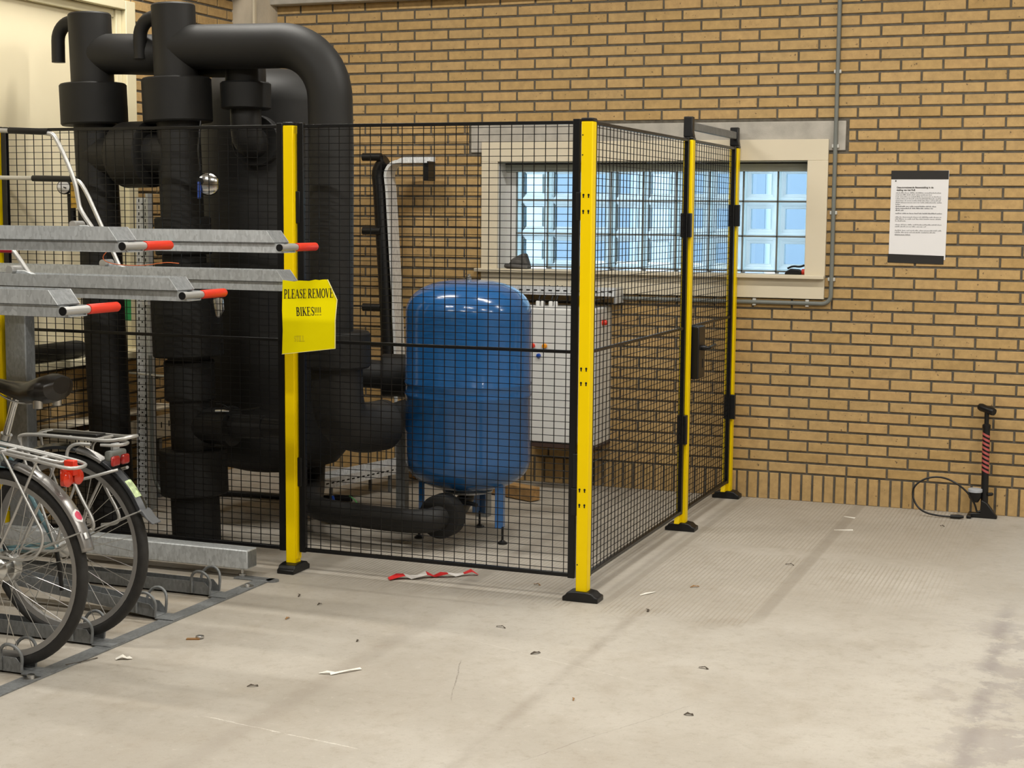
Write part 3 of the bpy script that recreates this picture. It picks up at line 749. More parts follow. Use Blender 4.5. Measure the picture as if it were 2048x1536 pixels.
# ------------------------------------------------------------------ floor pump
pp = thing('bicycle_pump', 'black floor pump with pink stripes leaning by the brick wall', 'bicycle pump', (1.42, 2.56, 0))
P0, P1 = Vector((1.422, 2.565, .02)), Vector((1.412, 2.60, .60))
def on(t): return tuple(P0.lerp(P1, t))
MB().tube([on(0), on(.80)], .0195, 18).build('barrel', K['plastic'], pp)
MB().tube([on(.80), on(.83), on(.84)], [.022, .022, .016], 18).build('barrel_collar', K['plastic'], pp)
MB().tube([on(.84), on(.97)], .0125, 14).build('pump_shaft', K['plastic'], pp)
MB().tube([(1.372, 2.628, .595), (1.384, 2.618, .592), (1.412, 2.60, .585), (1.44, 2.582, .578), (1.452, 2.574, .575)], [.018, .022, .019, .022, .019], 14).build('handle', K['plastic'], pp)
for i in range(9):
    a = .395+i*.0415
    c = Vector(on(a)); nn = (P1-P0).normalized(); m = MB()
    # slanted ring
    n = 20; base = 0
    for zz in (0, .013):
        for k in range(n):
            th = 2*PI*k/n; m.v.append((c.x+.0202*math.cos(th), c.y+.0202*math.sin(th), c.z+zz-.010*math.cos(th)))
    m.f = [(k, (k+1) % n, n+(k+1) % n, n+k) for k in range(n)]
    m.build('stripe', K['stripe'], pp)
MB().prism([(1.338, 0), (1.338, .018), (1.36, .026), (1.40, .028), (1.405, .10), (1.435, .085), (1.47, .04), (1.490, .012), (1.490, 0)], 2.545, 2.585, 'y').build('foot_base', K['plastic'], pp, bevel=.005)
MB().box(1.335, 1.36, 2.50, 2.63, 0, .018).build('foot_plate', K['plastic'], pp, bevel=.005)
MB().lathe([(.018, .085), (.034, .112), (.036, .138), (.034, .140)], (1.372, 2.555, 0), (0, 0, 1), 20).build('gauge_body', K['plastic'], pp)
MB().lathe([(.036, .139), (.038, .141), (.038, .155), (.034, .158), (.030, .157)], (1.372, 2.555, 0), (0, 0, 1), 20).build('gauge_rim', K['gauge_grey'], pp)
MB().tube([(1.440, 2.56, .13), (1.462, 2.555, .134), (1.466, 2.555, .134)], [.01, .009, .004], 10).build('hose_clip', K['plastic'], pp)
MB().tube(smooth_path([(1.405, 2.55, .04), (1.385, 2.545, .03), (1.377, 2.54, .07), (1.345, 2.53, .13), (1.28, 2.525, .185), (1.20, 2.53, .215), (1.12, 2.53, .205), (1.06, 2.52, .165), (1.045, 2.51, .115), (1.07, 2.49, .055), (1.12, 2.475, .02), (1.20, 2.47, .010), (1.27, 2.47, .010)], 3), .0052, 8).build('hose', K['plastic'], pp)
MB().tube([(1.255, 2.47, .012), (1.30, 2.472, .013), (1.325, 2.474, .014)], [.010, .012, .007], 10).build('pump_head', K['plastic'], pp)

# ------------------------------------------------------------------ blue tank
TX, TY = -.945, 1.005
tk = thing('pressure_tank', 'glossy blue upright pressure tank on three legs behind the mesh', 'tank', (TX, TY, 0))
r = .312; prof = [(.0, 0)]
zb, z0, z1, zt = .245, .40, 1.12, 1.285
prof = []
for i in range(13):
    a = PI/2*(1-i/12); rr = r*math.cos(a)**.72; prof.append((max(rr, .001), z0-(z0-zb)*math.sin(a)**1.0))
prof += [(r, z0+.03), (r, .712), (r+.0035, .720), (r+.0035, .727), (r, .735), (r, .768), (r+.004, .777), (r+.004, .784), (r, .792), (r, z1-.03)]
for i in range(13):
    a = PI/2*i/12; prof.append((max(r*math.cos(a)**.72, .001), z1+(zt-z1)*math.sin(a)))
body = MB().lathe(prof, (TX, TY, 0), n=64).build('tank_body', K['blue'], tk)
MB().lathe([(.012, 0), (.012, .02), (.008, .022), (.008, .032)], (TX, TY, zt-.004), n=12).build('top_valve', K['steel'], tk)
MB().lathe([(.10, 0), (.125, -.018), (.125, -.026), (.06, -.030)], (TX, TY, zb+.012), n=32).build('bottom_flange', K['galv'], tk)
for (fx, fy) in ((-.719, .909), (-.976, 1.225), (-1.133, .885)):
    dx, dy = fx-TX, fy-TY; l = math.hypot(dx, dy); ux, uy = dx/l, dy/l; tx, ty = -uy, ux
    cx, cy = TX+ux*.245, TY+uy*.245
    m = MB(); w, th = .034, .004
    # angle-iron leg
    for s in (-1, 1):
        a = Vector((cx, cy, 0)); b = a+Vector((tx, ty, 0))*s*w-Vector((ux, uy, 0))*.020
        nrm = Vector((b-a).cross(Vector((0, 0, 1)))).normalized()*th/2
        m.prism([(q.x, q.y) for q in (a-nrm, b-nrm, b+nrm, a+nrm)], .078, .44, 'z')
    lg = m.build('leg', K['blue'], tk, smooth=False)
    MB().lathe([(.024, 0), (.024, .008), (.010, .016), (.006, .020), (.006, .085)], (cx, cy, 0), n=16).build('levelling_foot', K['plastic'], lg)

# ------------------------------------------------------------------ black insulated pipework
def riser(label, x0, y0, lean, prof, group=None):
    t = thing('insulated_riser', label, 'pipe', (x0, y0, 0), 'black insulated risers')
    d = Vector((lean, 0, 1)).normalized()
    for nm, z0, z1, rr in prof:
        k = 1/d.z; c = min(.012, (z1-z0)/4)
        MB().lathe([(rr-c*.5, z0*k), (rr, (z0+c*.6)*k), (rr, (z1-c*.6)*k), (rr-c*.5, z1*k)], (x0, y0, 0), d, 40).build(nm, K['foam'] if nm == 'pipe_run' else K['foam2'], t)
    return t
LEAN = -.036
A0, B0 = (-2.628, .42), (-2.122, .38)
def ax(b, z): return (b[0]+LEAN*z, b[1], z)
ra = riser('left-hand black insulated riser with a wide collar near its top', *A0, LEAN, [('pipe_run', 0, 2.20, .102), ('pipe_collar', 2.025, 2.225, .162), ('pipe_run', 2.21, 2.565, .104)])
rb = riser('right-hand black insulated riser with several wide collars, nearest the rack', *B0, LEAN,
           [('pipe_run', 0, 2.3, .103), ('pipe_collar', 2.03, 2.238, .165), ('pipe_run', 2.22, 2.585, .104), ('pipe_collar', 1.40, 1.58, .135), ('valve_neck', 1.355, 1.40, .105), ('pipe_collar', 1.33, 1.358, .142),
            ('pipe_collar', .91, 1.21, .170), ('pipe_collar', .695, .89, .122), ('pipe_collar', .236, .458, .164), ('pipe_collar', .0, .236, .118)])
# cross connection between the risers (part of the left riser)
c0, c1 = Vector(ax(A0, 1.875)), Vector(ax(B0, 1.885))
dd = (c1-c0).normalized(); Lc = (c1-c0).length
MB().lathe([(.103, 0), (.103, .12), (.150, .165), (.160, .19), (.160, .345), (.150, .352), (.10, .353), (.10, Lc)], c0, dd, 40).build('cross_pipe', K['foam'], ra)
# horizontal pipe from the left riser towards the vessel nozzle
e0 = Vector(ax(A0, 2.37))
MB().tube(smooth_path([tuple(e0), (e0.x+.25, .43, 2.365), (-2.2, .55, 2.355), (-2.0, .56, 2.350), (-1.955, .56, 2.345), (-1.926, .555, 2.30), (-1.925, .55, 2.20)], 3), .098, 28).build('elbow_pipe', K['foam'], ra)
# vents (goose necks)
for base, par, dx in ((A0, ra, -.19), (B0, rb, -.185)):
    c = Vector(ax(base, 2.50))
    pth = [(c.x, c.y, c.z+.03), (c.x-.10, c.y, c.z+.03)]+arc((c.x-.10, c.y, c.z-.06), .09, PI/2, PI, 8)+[(c.x-.19, c.y, 2.335)]
    MB().tube(pth, .033, 18).build('vent_pipe', K['foam'], par)
# bridge pipe from the right riser to the down pipe C
CX, CY = -1.395, .42
hz = 2.385; b0 = Vector(ax(B0, hz))
path = [(b0.x, b0.y, hz), (-1.72, CY, hz-.005)]+arc((-1.655, CY, hz-.26), .255, PI/2, 0, 14)+[(CX, CY, 1.9), (CX-.005, CY, 1.04)]
dp = thing('insulated_down_pipe', 'thick black insulated pipe bending over and down to a large elbow beside the tank', 'pipe', (CX, CY, 0))
MB().tube(path, .104, 36).build('pipe_run', K['foam'], dp)
MB().lathe([(.160, .885), (.168, .895), (.168, 1.045), (.160, 1.055), (.10, 1.056)], (CX+.012, CY, 0), n=40).build('pipe_collar', K['foam2'], dp)
MB().tube(smooth_path([(CX+.025, CY, .90), (CX+.025, CY, .74), (CX+.035, CY+.03, .63), (CX+.075, CY+.14, .58), (CX+.12, CY+.30, .58)], 3), .122, 36).build('elbow', K['foam'], dp)
MB().lathe([(.119, 0), (.119, .03), (.105, .034), (.07, .035)], (CX+.115, CY+.285, .585), (.28, 1, 0), 36).build('elbow_lip', K['foam2'], dp)
MB().tube(smooth_path([(CX+.118, CY+.30, .58), (CX+.08, CY+.42, .58), (CX+.045, CY+.56, .58), (CX+.02, CY+.78, .58)], 2), .070, 26).build('return_pipe', K['foam'], dp)
MB().box(CX, CX+.05, CY+.70, CY+.75, 0, .53).build('support_leg', K['galv_dark'], dp)
# second run behind going to the wall side
sp = thing('insulated_branch_pipe', 'black insulated branch pipe with a collar passing behind the blue tank', 'pipe', (-1.4, 1.15, .0))
MB().tube(smooth_path([(-1.72, 1.22, .775), (-1.50, 1.32, .755), (-1.3, 1.43, .745), (-.95, 1.62, .74)], 2), .075, 26).build('pipe_run', K['foam'], sp)
MB().lathe([(.105, 0), (.112, .01), (.112, .14), (.105, .15), (.07, .151)], (-1.56, 1.29, .76), (.88, .47, -.03), 30).build('pipe_collar', K['foam2'], sp)
MB().box(-1.10, -1.04, 1.50, 1.56, 0, .67).build('support_leg', K['galv_dark'], sp)
# buffer vessel
DXc, DYc, DR = -2.10, 1.12, .39
dv = thing('buffer_vessel', 'large black insulated vessel with domed top standing behind the risers', 'tank', (DXc, DYc, 0))
prof = [(.02, .26), (.20, .262), (.33, .30), (.38, .36), (DR, .42), (DR, 2.16)]+[(DR*math.cos(a)**.6, 2.16+.18*math.sin(a)) for a in [PI/2*i/10 for i in range(1, 11)]]
MB().lathe(prof, (DXc, DYc, 0), n=56).build('vessel_body', K['foam'], dv)
for dx, dy in ((-.32, -.12), (.21, -.12), (-.06, .30)):
    MB().tube([(DXc+dx, DYc+dy, 0), (DXc+dx, DYc+dy, .36)], .03, 16).build('vessel_leg', K['foam2'], dv)
MB().lathe([(.110, 0), (.122, .008), (.122, .122), (.112, .130), (.07, .131)], (-1.925, .55, 2.098), n=36).build('nozzle_collar', K['foam2'], dv)
MB().tube(smooth_path([(-1.925, .55, 2.11), (-1.925, .55, 2.02), (-1.93, .57, 1.96), (-1.945, .63, 1.945), (-1.96, .80, 1.945)], 3), .075, 28).build('nozzle_pipe', K['foam'], dv)
MB().lathe([(.120, 0), (.125, .006), (.125, .05), (.118, .056)], (-1.945, .665, 1.955), (-.1, 1, 0), 36).build('nozzle_flange', K['foam2'], dv)
# low floor pipe with round flange in front of the tank legs
fp = thing('insulated_floor_pipe', 'low black insulated pipe ending in a round flange under the blue tank', 'pipe', (-1.3, .62, 0))
MB().tube(smooth_path([(-1.90, 1.18, .33), (-1.90, 1.17, .18), (-1.84, 1.05, .155), (-1.68, .72, .15), (-1.5, .63, .145), (-1.12, .60, .140), (-1.0, .605, .145), (-.955, .64, .155), (-.945, .72, .160)], 3), .058, 26).build('pipe_run', K['foam'], fp)
MB().lathe([(.092, 0), (.106, .008), (.106, .085), (.096, .093), (.05, .094)], (-.955, .662, .158), (.05, 1, .01), 36).build('flange', K['foam2'], fp)
MB().tube([(-.945, .74, .162), (-.942, .90, .170), (-.943, .98, .20), (-.944, 1.0, .235)], [.045, .045, .04, .04], 20).build('valve_body', K['plastic'], fp)
MB().tube([(-.93, .84, .20), (-.86, .83, .205), (-.82, .82, .20)], [.012, .010, .010], 10).build('valve_lever', K['plastic'], fp)

# tee on the right riser towards the down pipe
tz = .575; t0 = Vector(ax(B0, tz))
MB().lathe([(.088, 0), (.088, .19), (.095, .195), (.098, .235), (.058, .236), (.055, .40), (.052, .41), (.046, .412), (.046, .60)], t0, (.995, -.02, .03), 34).build('tee_branch', K['foam'], rb)
MB().tube(smooth_path([(-1.935, .275, .70), (-1.90, .272, .70), (-1.85, .27, .675), (-1.76, .27, .68), (-1.69, .268, .695)], 2), .006, 8).build('valve_lever', K['black'], rb)
MB().tube([(-1.945, .28, .665), (-1.90, .28, .668), (-1.87, .28, .668)], [.007, .007, .004], 8).build('valve_stem', K['chrome'], rb)
# chrome ball valve with blue lever on the right riser
vb = MB().lathe([(.030, -.03), (.052, -.022), (.055, 0), (.050, .028), (.030, .035)], (-1.972, .285, 1.737), (.5, -.86, 0), 24).build('ball_valve', K['chrome'], rb)
MB().tube([(-1.99, .23, 1.745), (-1.985, .225, 1.71), (-1.985, .222, 1.668)], [.007, .009, .008], 10).build('valve_handle', K['bluehandle'], vb)
MB().lathe([(.017, 0), (.017, .02)], (-1.992, .255, 1.748), (.2, -.98, 0), 14).build('valve_hole', K['slot'], vb)
MB().tube([(-2.02, .30, 2.03), (-2.01, .26, 1.9), (-1.998, .255, 1.80)], .005, 8).build('hose_line', K['black'], rb)
MB().tube([(-1.93, .29, 1.215), (-1.905, .25, 1.19), (-1.90, .25, 1.15), (-1.908, .25, 1.115)], [.018, .026, .024, .010], 14).build('drain_valve', K['steel'], rb)
# gauge on the left riser
gx, gy, gz = -2.845, .37, 1.722
gd = MB().lathe([(.034, 0), (.036, .004), (.036, .022), (.033, .024)], (gx, gy, gz), (.25, -.97, 0), 24).build('pressure_gauge', K['black'], ra)
MB().lathe([(.031, 0), (.031, .002)], (gx+.006, gy-.024, gz), (.25, -.97, 0), 24).build('gauge_dial', K['paper'], gd)
MB().beam((gx+.007, gy-.027, gz), (gx+.022, gy-.025, gz-.004), .004, .004).build('gauge_needle', K['black'], gd)
MB().tube([(gx, gy, gz), (gx+.10, gy+.04, gz)], .012, 10).build('gauge_stem', K['black'], gd)
MB().tube([(gx+.01, .40, 1.69), (gx+.015, .40, 1.46)], .020, 12).build('gauge_pipe', K['foam'], ra)
MB().box(-2.775, -2.74, .312, .314, 1.62, 1.745).build('pipe_label', K['label'], ra)

# ------------------------------------------------------------------ struts, trays, cabinet
def perforated(name, label, cat, p0, p1, face, w, depth, pitch=.035, slot=(.006, .017), parts=True):
    """vertical slotted strut between p0 and p1; face: unit vector the slotted web looks to"""
    t = thing(name, label, cat, tuple(p0))
    p0, p1, fv = Vector(p0), Vector(p1), Vector(face).normalized(); d = (p1-p0).normalized(); sd = d.cross(fv).normalized(); L_ = (p1-p0).length
    m = MB()
    m.beam(p0, p1, w, .003, up=fv)
    for s in (-1, 1):
        a = sd*s*(w/2-.0015)-fv*depth/2; m.beam(p0+a, p1+a, .003, depth, up=fv)
    m.build('channel', K['strut'], t, smooth=False)
    q = MB(); k = pitch
    i = 0
    while k < L_-.03:
        for s in (-1, 0, 1):
            if s == 0 and i % 2: continue
            c = p0+d*(k+(pitch/2 if s else 0))+sd*s*w*.29+fv*.0018
            hw, hl = (slot[0]/2, slot[1]/2) if s else (.004, .004)
            q.quad(c-sd*hw-d*hl, c+sd*hw-d*hl, c+sd*hw+d*hl, c-sd*hw+d*hl)
        k += pitch; i += 1
    q.build('slots', K['slot'], t, smooth=False)
    return t
st = perforated('slotted_strut', 'tall slotted galvanised strut standing between the two black risers', 'strut', (-2.86, 1.0, 0), (-2.83, 1.0, 1.68), (.30, -.95, 0), .062, .045)
MB().box(-2.80, -2.785, .985, 1.03, 0, 1.70).build('side_rail', K['galv'], st)
MB().tube([(-2.91, .97, .74), (-2.73, .965, .735), (-2.68, .96, .735)], .006, 8).build('threaded_rod', K['steel'], st)
MB().tube(smooth_path([(-2.775, .97, .84), (-2.77, .965, .60), (-2.765, .96, .25), (-2.74, .955, .13), (-2.68, .95, .10)], 2), .010, 10).build('cable', K['conduit'], st)
MB().box(-2.952, -2.892, .968, .972, 1.022, 1.18).build('green_tag', K['green'], st)
for z in (1.21, 1.16, 1.11): MB().box(-2.81, -2.775, .955, .985, z, z+.018).build('terminal', K['white'], st)

# bent cable tray standing off the back wall
ct = thing('cable_tray', 'bent perforated cable tray standing beside the brick wall left of the window', 'cable tray', (-2.05, 2.45, 0))
TF = .055
def tray_path(off):
    return [(-1.80+off*0, 2.45, 1.945-off), (-1.98, 2.45, 1.945-off)]+arc((-1.99, 2.45, 1.83), .115-off, PI/2, PI, 8)+[(-2.095+off, 2.45, 1.75), (-2.06+off, 2.45, 1.2), (-2.03+off, 2.45, .60)]
o_, i_ = tray_path(0), tray_path(.040)
m = MB()
for (a, b, c, d) in zip(o_, o_[1:], i_, i_[1:]):     # outer flange towards viewer right: light edge
    m.quad((c[0], 2.40, c[2]), (d[0], 2.40, d[2]), (d[0]+.0, 2.52, d[2]), (c[0], 2.52, c[2]))
    m.quad((a[0], 2.52, a[2]), (b[0], 2.52, b[2]), (d[0], 2.52, d[2]), (c[0], 2.52, c[2]))
    e = .032
    n0 = (Vector(d)-Vector(c)).normalized()
    m.quad((c[0], 2.40, c[2]), (d[0], 2.40, d[2]), (d[0]-n0.z*0, 2.398, d[2]), (c[0], 2.398, c[2]))
m.build('tray_web', K['strut'], ct, smooth=False)
m = MB()
for (a, b, c, d) in zip(o_, o_[1:], i_, i_[1:]):
    m.quad((c[0], 2.40, c[2]), (d[0], 2.40, d[2]), ((d[0]*.55+b[0]*.45), 2.40, d[2]*.55+b[2]*.45), ((c[0]*.55+a[0]*.45), 2.40, c[2]*.55+a[2]*.45))
m.build('tray_flange', K['strut'], ct, smooth=False)
MB().tube([(p[0]*.5+q[0]*.5-.050, 2.43, p[2]*.5+q[2]*.5) for p, q in zip(o_[4:], i_[4:])], .040, 12).build('dark_tray_core', K['plastic'], ct)  # black tube filling the dark left side of the bent tray
MB().box(-1.835, -1.80, 2.42, 2.52, 1.80, 1.915).build('wall_bracket', K['plastic'], ct)
MB().tube([(-2.03, 2.45, .62), (-2.02, 2.45, .30), (-2.015, 2.45, 0)], .012, 10).build('tray_leg', K['galv'], ct)
for z in (1.94, 1.50, 1.04):
    MB().tube([(-2.22, 2.40, z), (-2.10, 2.40, z)], .024, 14).build('stub_bracket', K['plastic'], ct)

# floor cable tray
ft = thing('floor_cable_tray', 'low perforated cable tray on short feet on the floor behind the black elbow', 'cable tray', (-2.0, 1.9, 0))
a, b = Vector((-2.04, 1.40, .105)), Vector((-1.78, 2.55, .105))
MB().beam(a, b, .16, .004).build('tray_floor', K['strut'], ft, smooth=False)
d = (b-a).normalized(); sd = d.cross(Vector((0, 0, 1)))
for s in (-1, 1): MB().beam(a+sd*s*.08+Vector((0, 0, .025)), b+sd*s*.08+Vector((0, 0, .025)), .004, .055).build('tray_side', K['strut'], ft, smooth=False)
q = MB()
for i in range(26):
    c = a+d*(.04+i*.044)+sd*.0825+Vector((0, 0, .025)); q.quad(c-d*.012-Vector((0, 0, .004)), c+d*.012-Vector((0, 0, .004)), c+d*.012+Vector((0, 0, .004)), c-d*.012+Vector((0, 0, .004)))
q.build('slots', K['slot'], ft, smooth=False)
for k in (.08, .6, 1.1):
    c = a+d*k; MB().box(c.x-.07, c.x-.055, c.y-.008, c.y+.008, 0, .105).box(c.x+.055, c.x+.07, c.y-.008, c.y+.008, 0, .105).build('tray_foot', K['galv_dark'], ft)
# cable tangle beside the tray
tg = thing('loose_valve', 'small brass valve with blue handle and green wire lying on the floor by the tray', 'valve', (-1.72, 1.05, 0))
MB().tube([(-1.76, 1.02, .03), (-1.72, 1.02, .03), (-1.66, 1.02, .03)], [.022, .03, .02], 14).build('valve_body', K['steel'], tg)
MB().tube(smooth_path([(-1.70, 1.02, .05), (-1.69, 1.01, .10), (-1.705, 1.01, .15)]), .007, 8).build('handle', K['bluehandle'], tg)
MB().tube(smooth_path([(-1.63, 1.05, .15), (-1.58, 1.05, .12), (-1.57, 1.05, .05), (-1.60, 1.06, .008), (-1.52, 1.07, .006), (-1.48, 1.05, .006), (-1.56, 1.02, .006), (-1.63, 1.04, .006)], 3), .004, 8).build('green_wire', K['greenwire'], tg)

bh = MB().tube(smooth_path([(-3.0, 1.42, .020), (-2.75, 1.45, .020), (-2.5, 1.50, .020), (-2.2, 1.50, .020), (-1.9, 1.62, .020)], 2), .018, 12).build('floor_hose', K['plastic'], loc=(-2.4, 1.5, 0))
tag(bh, 'black hose lying on the floor behind the right-hand riser', 'hose')
# wooden beam on floor
wb = MB().beam((-.965, 2.035, .042), (-1.95, 2.50, .042), .075, .075).build('wooden_beam', K['wood'], loc=(-1.45, 2.27, 0), bevel=.003)
tag(wb, 'square pine beam lying on the floor behind the blue tank', 'wooden beam')

# left-wall floor tray
lt = thing('wall_cable_tray', 'pale slotted cable tray mounted low along the left brick wall', 'cable tray', (-3.0, .4, 0))
MB().box(-3.09, -2.93, .06, 1.5, .34, .345).build('tray_floor', K['cream'], lt)
MB().box(-2.934, -2.930, .06, 1.5, .34, .47).build('tray_side', K['cream'], lt)
MB().box(-3.09, -2.935, .06, 1.5, .50, .51).build('tray_lid', K['cream'], lt)
q = MB()
for i in range(19): q.box(-2.9299, -2.929, .09+i*.075, .10+i*.075, .40, .432)
q.build('slots', K['slot'], lt, smooth=False)
for y in (.2, .7, 1.3): MB().box(-3.06, -2.95, y, y+.03, 0, .34).build('tray_foot', K['galv_dark'], lt)
ro = MB().tube([(-3.02, .08, .889), (-3.02, .66, .889), (-3.02, .70, .889)], [.046, .046, .040], 20).build('insulation_roll', K['foam'], loc=(-3.02, .38, .842))
tag(ro, 'black length of pipe insulation lying on the left window sill', 'pipe insulation')
wr = MB().box(-3.045, -2.985, .71, .775, .842, .905).build('white_box', K['white'], loc=(-3.015, .74, .842), bevel=.006)
tag(wr, 'small white box at the end of the insulation on the sill', 'box')

# control cabinet on the back wall
cb = thing('control_cabinet', 'white wall cabinet with red and amber buttons right of the blue tank', 'cabinet', (-.95, 2.5, .27))
MB().box(-1.22, -.725, 2.37, 2.664, .285, 1.075).build('cabinet_body', K['white'], cb, bevel=.006)
MB().box(-1.212, -.733, 2.355, 2.37, .293, 1.067).build('cabinet_door', K['white'], cb, bevel=.004)
MB().box(-1.22, -.725, 2.36, 2.664, .262, .285).build('base_strip', K['brown'], cb)
for (x, z, k, r_) in ((-1.105, .852, 'red', .014), (-1.032, .852, 'amber', .015), (-1.068, .795, 'bluehandle', .013)):
    MB().lathe([(r_, 0), (r_, .012), (r_*.7, .018)], (x, 2.355, z), (0, -1, 0), 16).build('push_button', K[k], cb)
MB().lathe([(.016, 0), (.016, .02), (.010, .03)], (-.725, 2.48, .99), (1, 0, 0), 16).build('side_switch', K['red'], cb)
for x in (-1.13, -1.10, -1.05, -1.02):
    MB().tube(smooth_path([(x, 2.50, 1.07), (x+.004, 2.50, 1.11), (x+.012, 2.52, 1.15), (x+.02, 2.56, 1.19)]), .006, 8).build('cable', K['plastic'], cb)
    MB().lathe([(.013, 0), (.013, .025), (.009, .03)], (x, 2.50, 1.074), n=12).build('cable_gland', K['white'], cb)
tw = thing('wall_cable_tray', 'perforated galvanised cable tray under the window sill above the white cabinet', 'cable tray', (-1.0, 2.58, 1.15))
MB().box(-1.50, -.66, 2.505, 2.664, 1.140, 1.144).build('tray_floor', K['strut'], tw)
MB().box(-1.50, -.66, 2.502, 2.506, 1.140, 1.192).build('tray_side', K['strut'], tw)
q = MB()
for i in range(18): q.box(-1.48+i*.046, -1.458+i*.046, 2.5012, 2.5022, 1.162, 1.170)
q.build('slots', K['slot'], tw, smooth=False)
MB().box(-.665, -.655, 2.505, 2.664, 1.10, 1.19).build('end_bracket', K['strut'], tw)

# things on the window sill
cl = MB()
for i in range(9):
    for k in range(5):
        pass
cap = thing('dark_cap', 'crumpled grey cap lying on the left end of the window sill', 'cap', (-1.34, 2.66, 1.282))
MB().sphere((-1.325, 2.70, 1.318), .06, 10, (.95, .8, .60)).build('crown', K['cloth'], cap)
MB().prism([(-1.255, 1.282), (-1.262, 1.305), (-1.285, 1.378), (-1.33, 1.358), (-1.375, 1.32), (-1.405, 1.282)], 2.66, 2.74, 'y').build('folded_peak', K['cloth'], cap, bevel=.012)
MB().tube(smooth_path([(-1.40, 2.665, 1.298), (-1.36, 2.645, 1.30), (-1.30, 2.64, 1.295), (-1.255, 2.65, 1.290)], 2), [.012]*2+[.015]*40 if False else .013, 10).build('brim', K['cloth'], cap)
lp = thing('bicycle_lamp', 'small black lamp with a red end on the right of the window sill', 'lamp', (.35, 2.70, 1.282))
MB().prism([(.275, 1.282), (.285, 1.30), (.31, 1.315), (.36, 1.312), (.372, 1.30), (.372, 1.282)], 2.70, 2.75, 'y').build('lamp_body', K['plastic'], lp, bevel=.006)
MB().tube(smooth_path([(.29, 2.725, 1.315), (.32, 2.725, 1.330), (.36, 2.725, 1.325), (.385, 2.725, 1.335)]), .006, 10).build('strap', K['plastic'], lp)
MB().tube([(.372, 2.725, 1.298), (.395, 2.725, 1.298)], .016, 14).build('red_end', K['red'], lp)

# ------------------------------------------------------------------ two-tier rack: upper trays
def tray(label, Yc, Xb, zt, hoop=None, sleeve='plastic', handle=True, xl=-3.05):
    hw = .056; zs = zt-.046; zb = zt-.086
    t = thing('upper_bike_tray', label, 'bike tray', (Xb-.8, Yc, zb), 'sliding trays of the upper bike rack')
    xe = Xb+.070
    m = MB()
    # lower channel
    for s in (-1, 1): m.box(xl, xe, Yc+s*(hw-.010)-.0025, Yc+s*(hw-.010)+.0025, zb, zs-.004)
    m.box(xl, xe, Yc-hw+.010, Yc+hw-.010, zb, zb+.004)
    m.build('lower_channel', K['galv'], t, smooth=False)
    for s in (-1, 1):
        MB().prism([(xl, zs), (xl, zt), (Xb, zt), (Xb+.036, zs)], Yc+s*hw-.0025, Yc+s*hw+.0025, 'y').build('side_flange', K['galv'], t, smooth=False)
    MB().box(xl, Xb+.034, Yc-hw, Yc+hw, zs-.004, zs).build('tray_floor', K['galv_dark'], t, smooth=False)
    MB().prism([(Xb, zt), (Xb+.036, zs), (Xb+.0345, zs-.001), (Xb-.0015, zt-.001)], Yc-hw, Yc+hw, 'y').build('end_plate', K['galv_dark'], t, smooth=False)
    if handle:
        hx, hz = Xb+.068, zb+.021
        h = MB().tube([(hx, Yc-.075, hz), (hx, Yc+.06, hz)], .0135, 18).build('handle_bar', K['alu'], t)
        MB().tube([(hx, Yc-.0765, hz), (hx, Yc-.073, hz)], .0142, 18).build('end_cap', K['plastic'], h)
        MB().tube([(hx, Yc+.055, hz), (hx, Yc+.212, hz), (hx, Yc+.219, hz), (hx, Yc+.223, hz)], [.0165, .0165, .013, .006], 18).build('red_grip', K['red'], h)
    if hoop:
        pts, s0, s1 = hoop
        hp = MB().tube(smooth_path([(x, Yc, z) for x, z in pts], 2), .0095, 14).build('wheel_hoop', K['alu'], t)
        MB().tube([(s0[0], Yc, s0[1]), (s1[0], Yc, s1[1])], .0135, 16).build('hoop_sleeve', K[sleeve], hp)
        bx, bz = pts[-1]
        hg = MB().tube([(bx-.075, Yc-.035, zt+.012), (bx-.075, Yc+.03, zt+.012)], .017, 16).build('hinge_tube', K['alu'], t)
        MB().prism([(bx-.115, zt-.004), (bx-.095, zt+.012), (bx-.02, zt+.012), (bx+.02, zt-.004)], Yc-.012, Yc+.012, 'y').build('hinge_plate', K['galv'], hg, bevel=.004)
    return t
tray('high grey bike tray farthest to the right with a red grip crossing the yellow post', -.72, -1.052, 1.537,
     ([(-3.0, 1.955), (-2.5, 1.943), (-2.10, 1.928), (-2.065, 1.905), (-1.978, 1.733), (-1.964, 1.65), (-1.955, 1.61), (-1.895, 1.535)], (-2.30, 1.937), (-2.105, 1.929)))
tray('low grey bike tray ending behind the yellow paper sign', -.32, -1.235, 1.367,
     ([(-3.0, 1.757), (-2.6, 1.751), (-2.28, 1.746), (-2.235, 1.725), (-2.15, 1.56), (-2.04, 1.345)], (-2.50, 1.749), (-2.275, 1.7455)))
tray('high grey bike tray whose red grip hangs in front of the slotted strut', -1.52, -1.208, 1.553)
tray('low grey bike tray with red grip just left of the yellow sign', -1.12, -1.232, 1.365,
     ([(-2.8, 1.462), (-2.3, 1.457), (-1.985, 1.455), (-1.965, 1.443), (-1.895, 1.355)], (-2.30, 1.457), (-1.975, 1.455)), sleeve='crimson')
tray('low grey bike tray at the lower left with red grip above the saddle', -1.92, -1.155, 1.355)
# orange string between trays
MB().tube(smooth_path([(-2.05, -.40, 1.44), (-2.09, -.40, 1.40), (-2.04, -.38, 1.375), (-1.9, -.36, 1.372), (-1.80, -.34, 1.39), (-1.74, -.33, 1.385)], 2), .0018, 6).build('orange_string', K['string'], loc=(-1.9, -.37, 1.37))
tag(bpy.data.objects['orange_string'], 'thin orange string sagging between two grey bike trays', 'string')

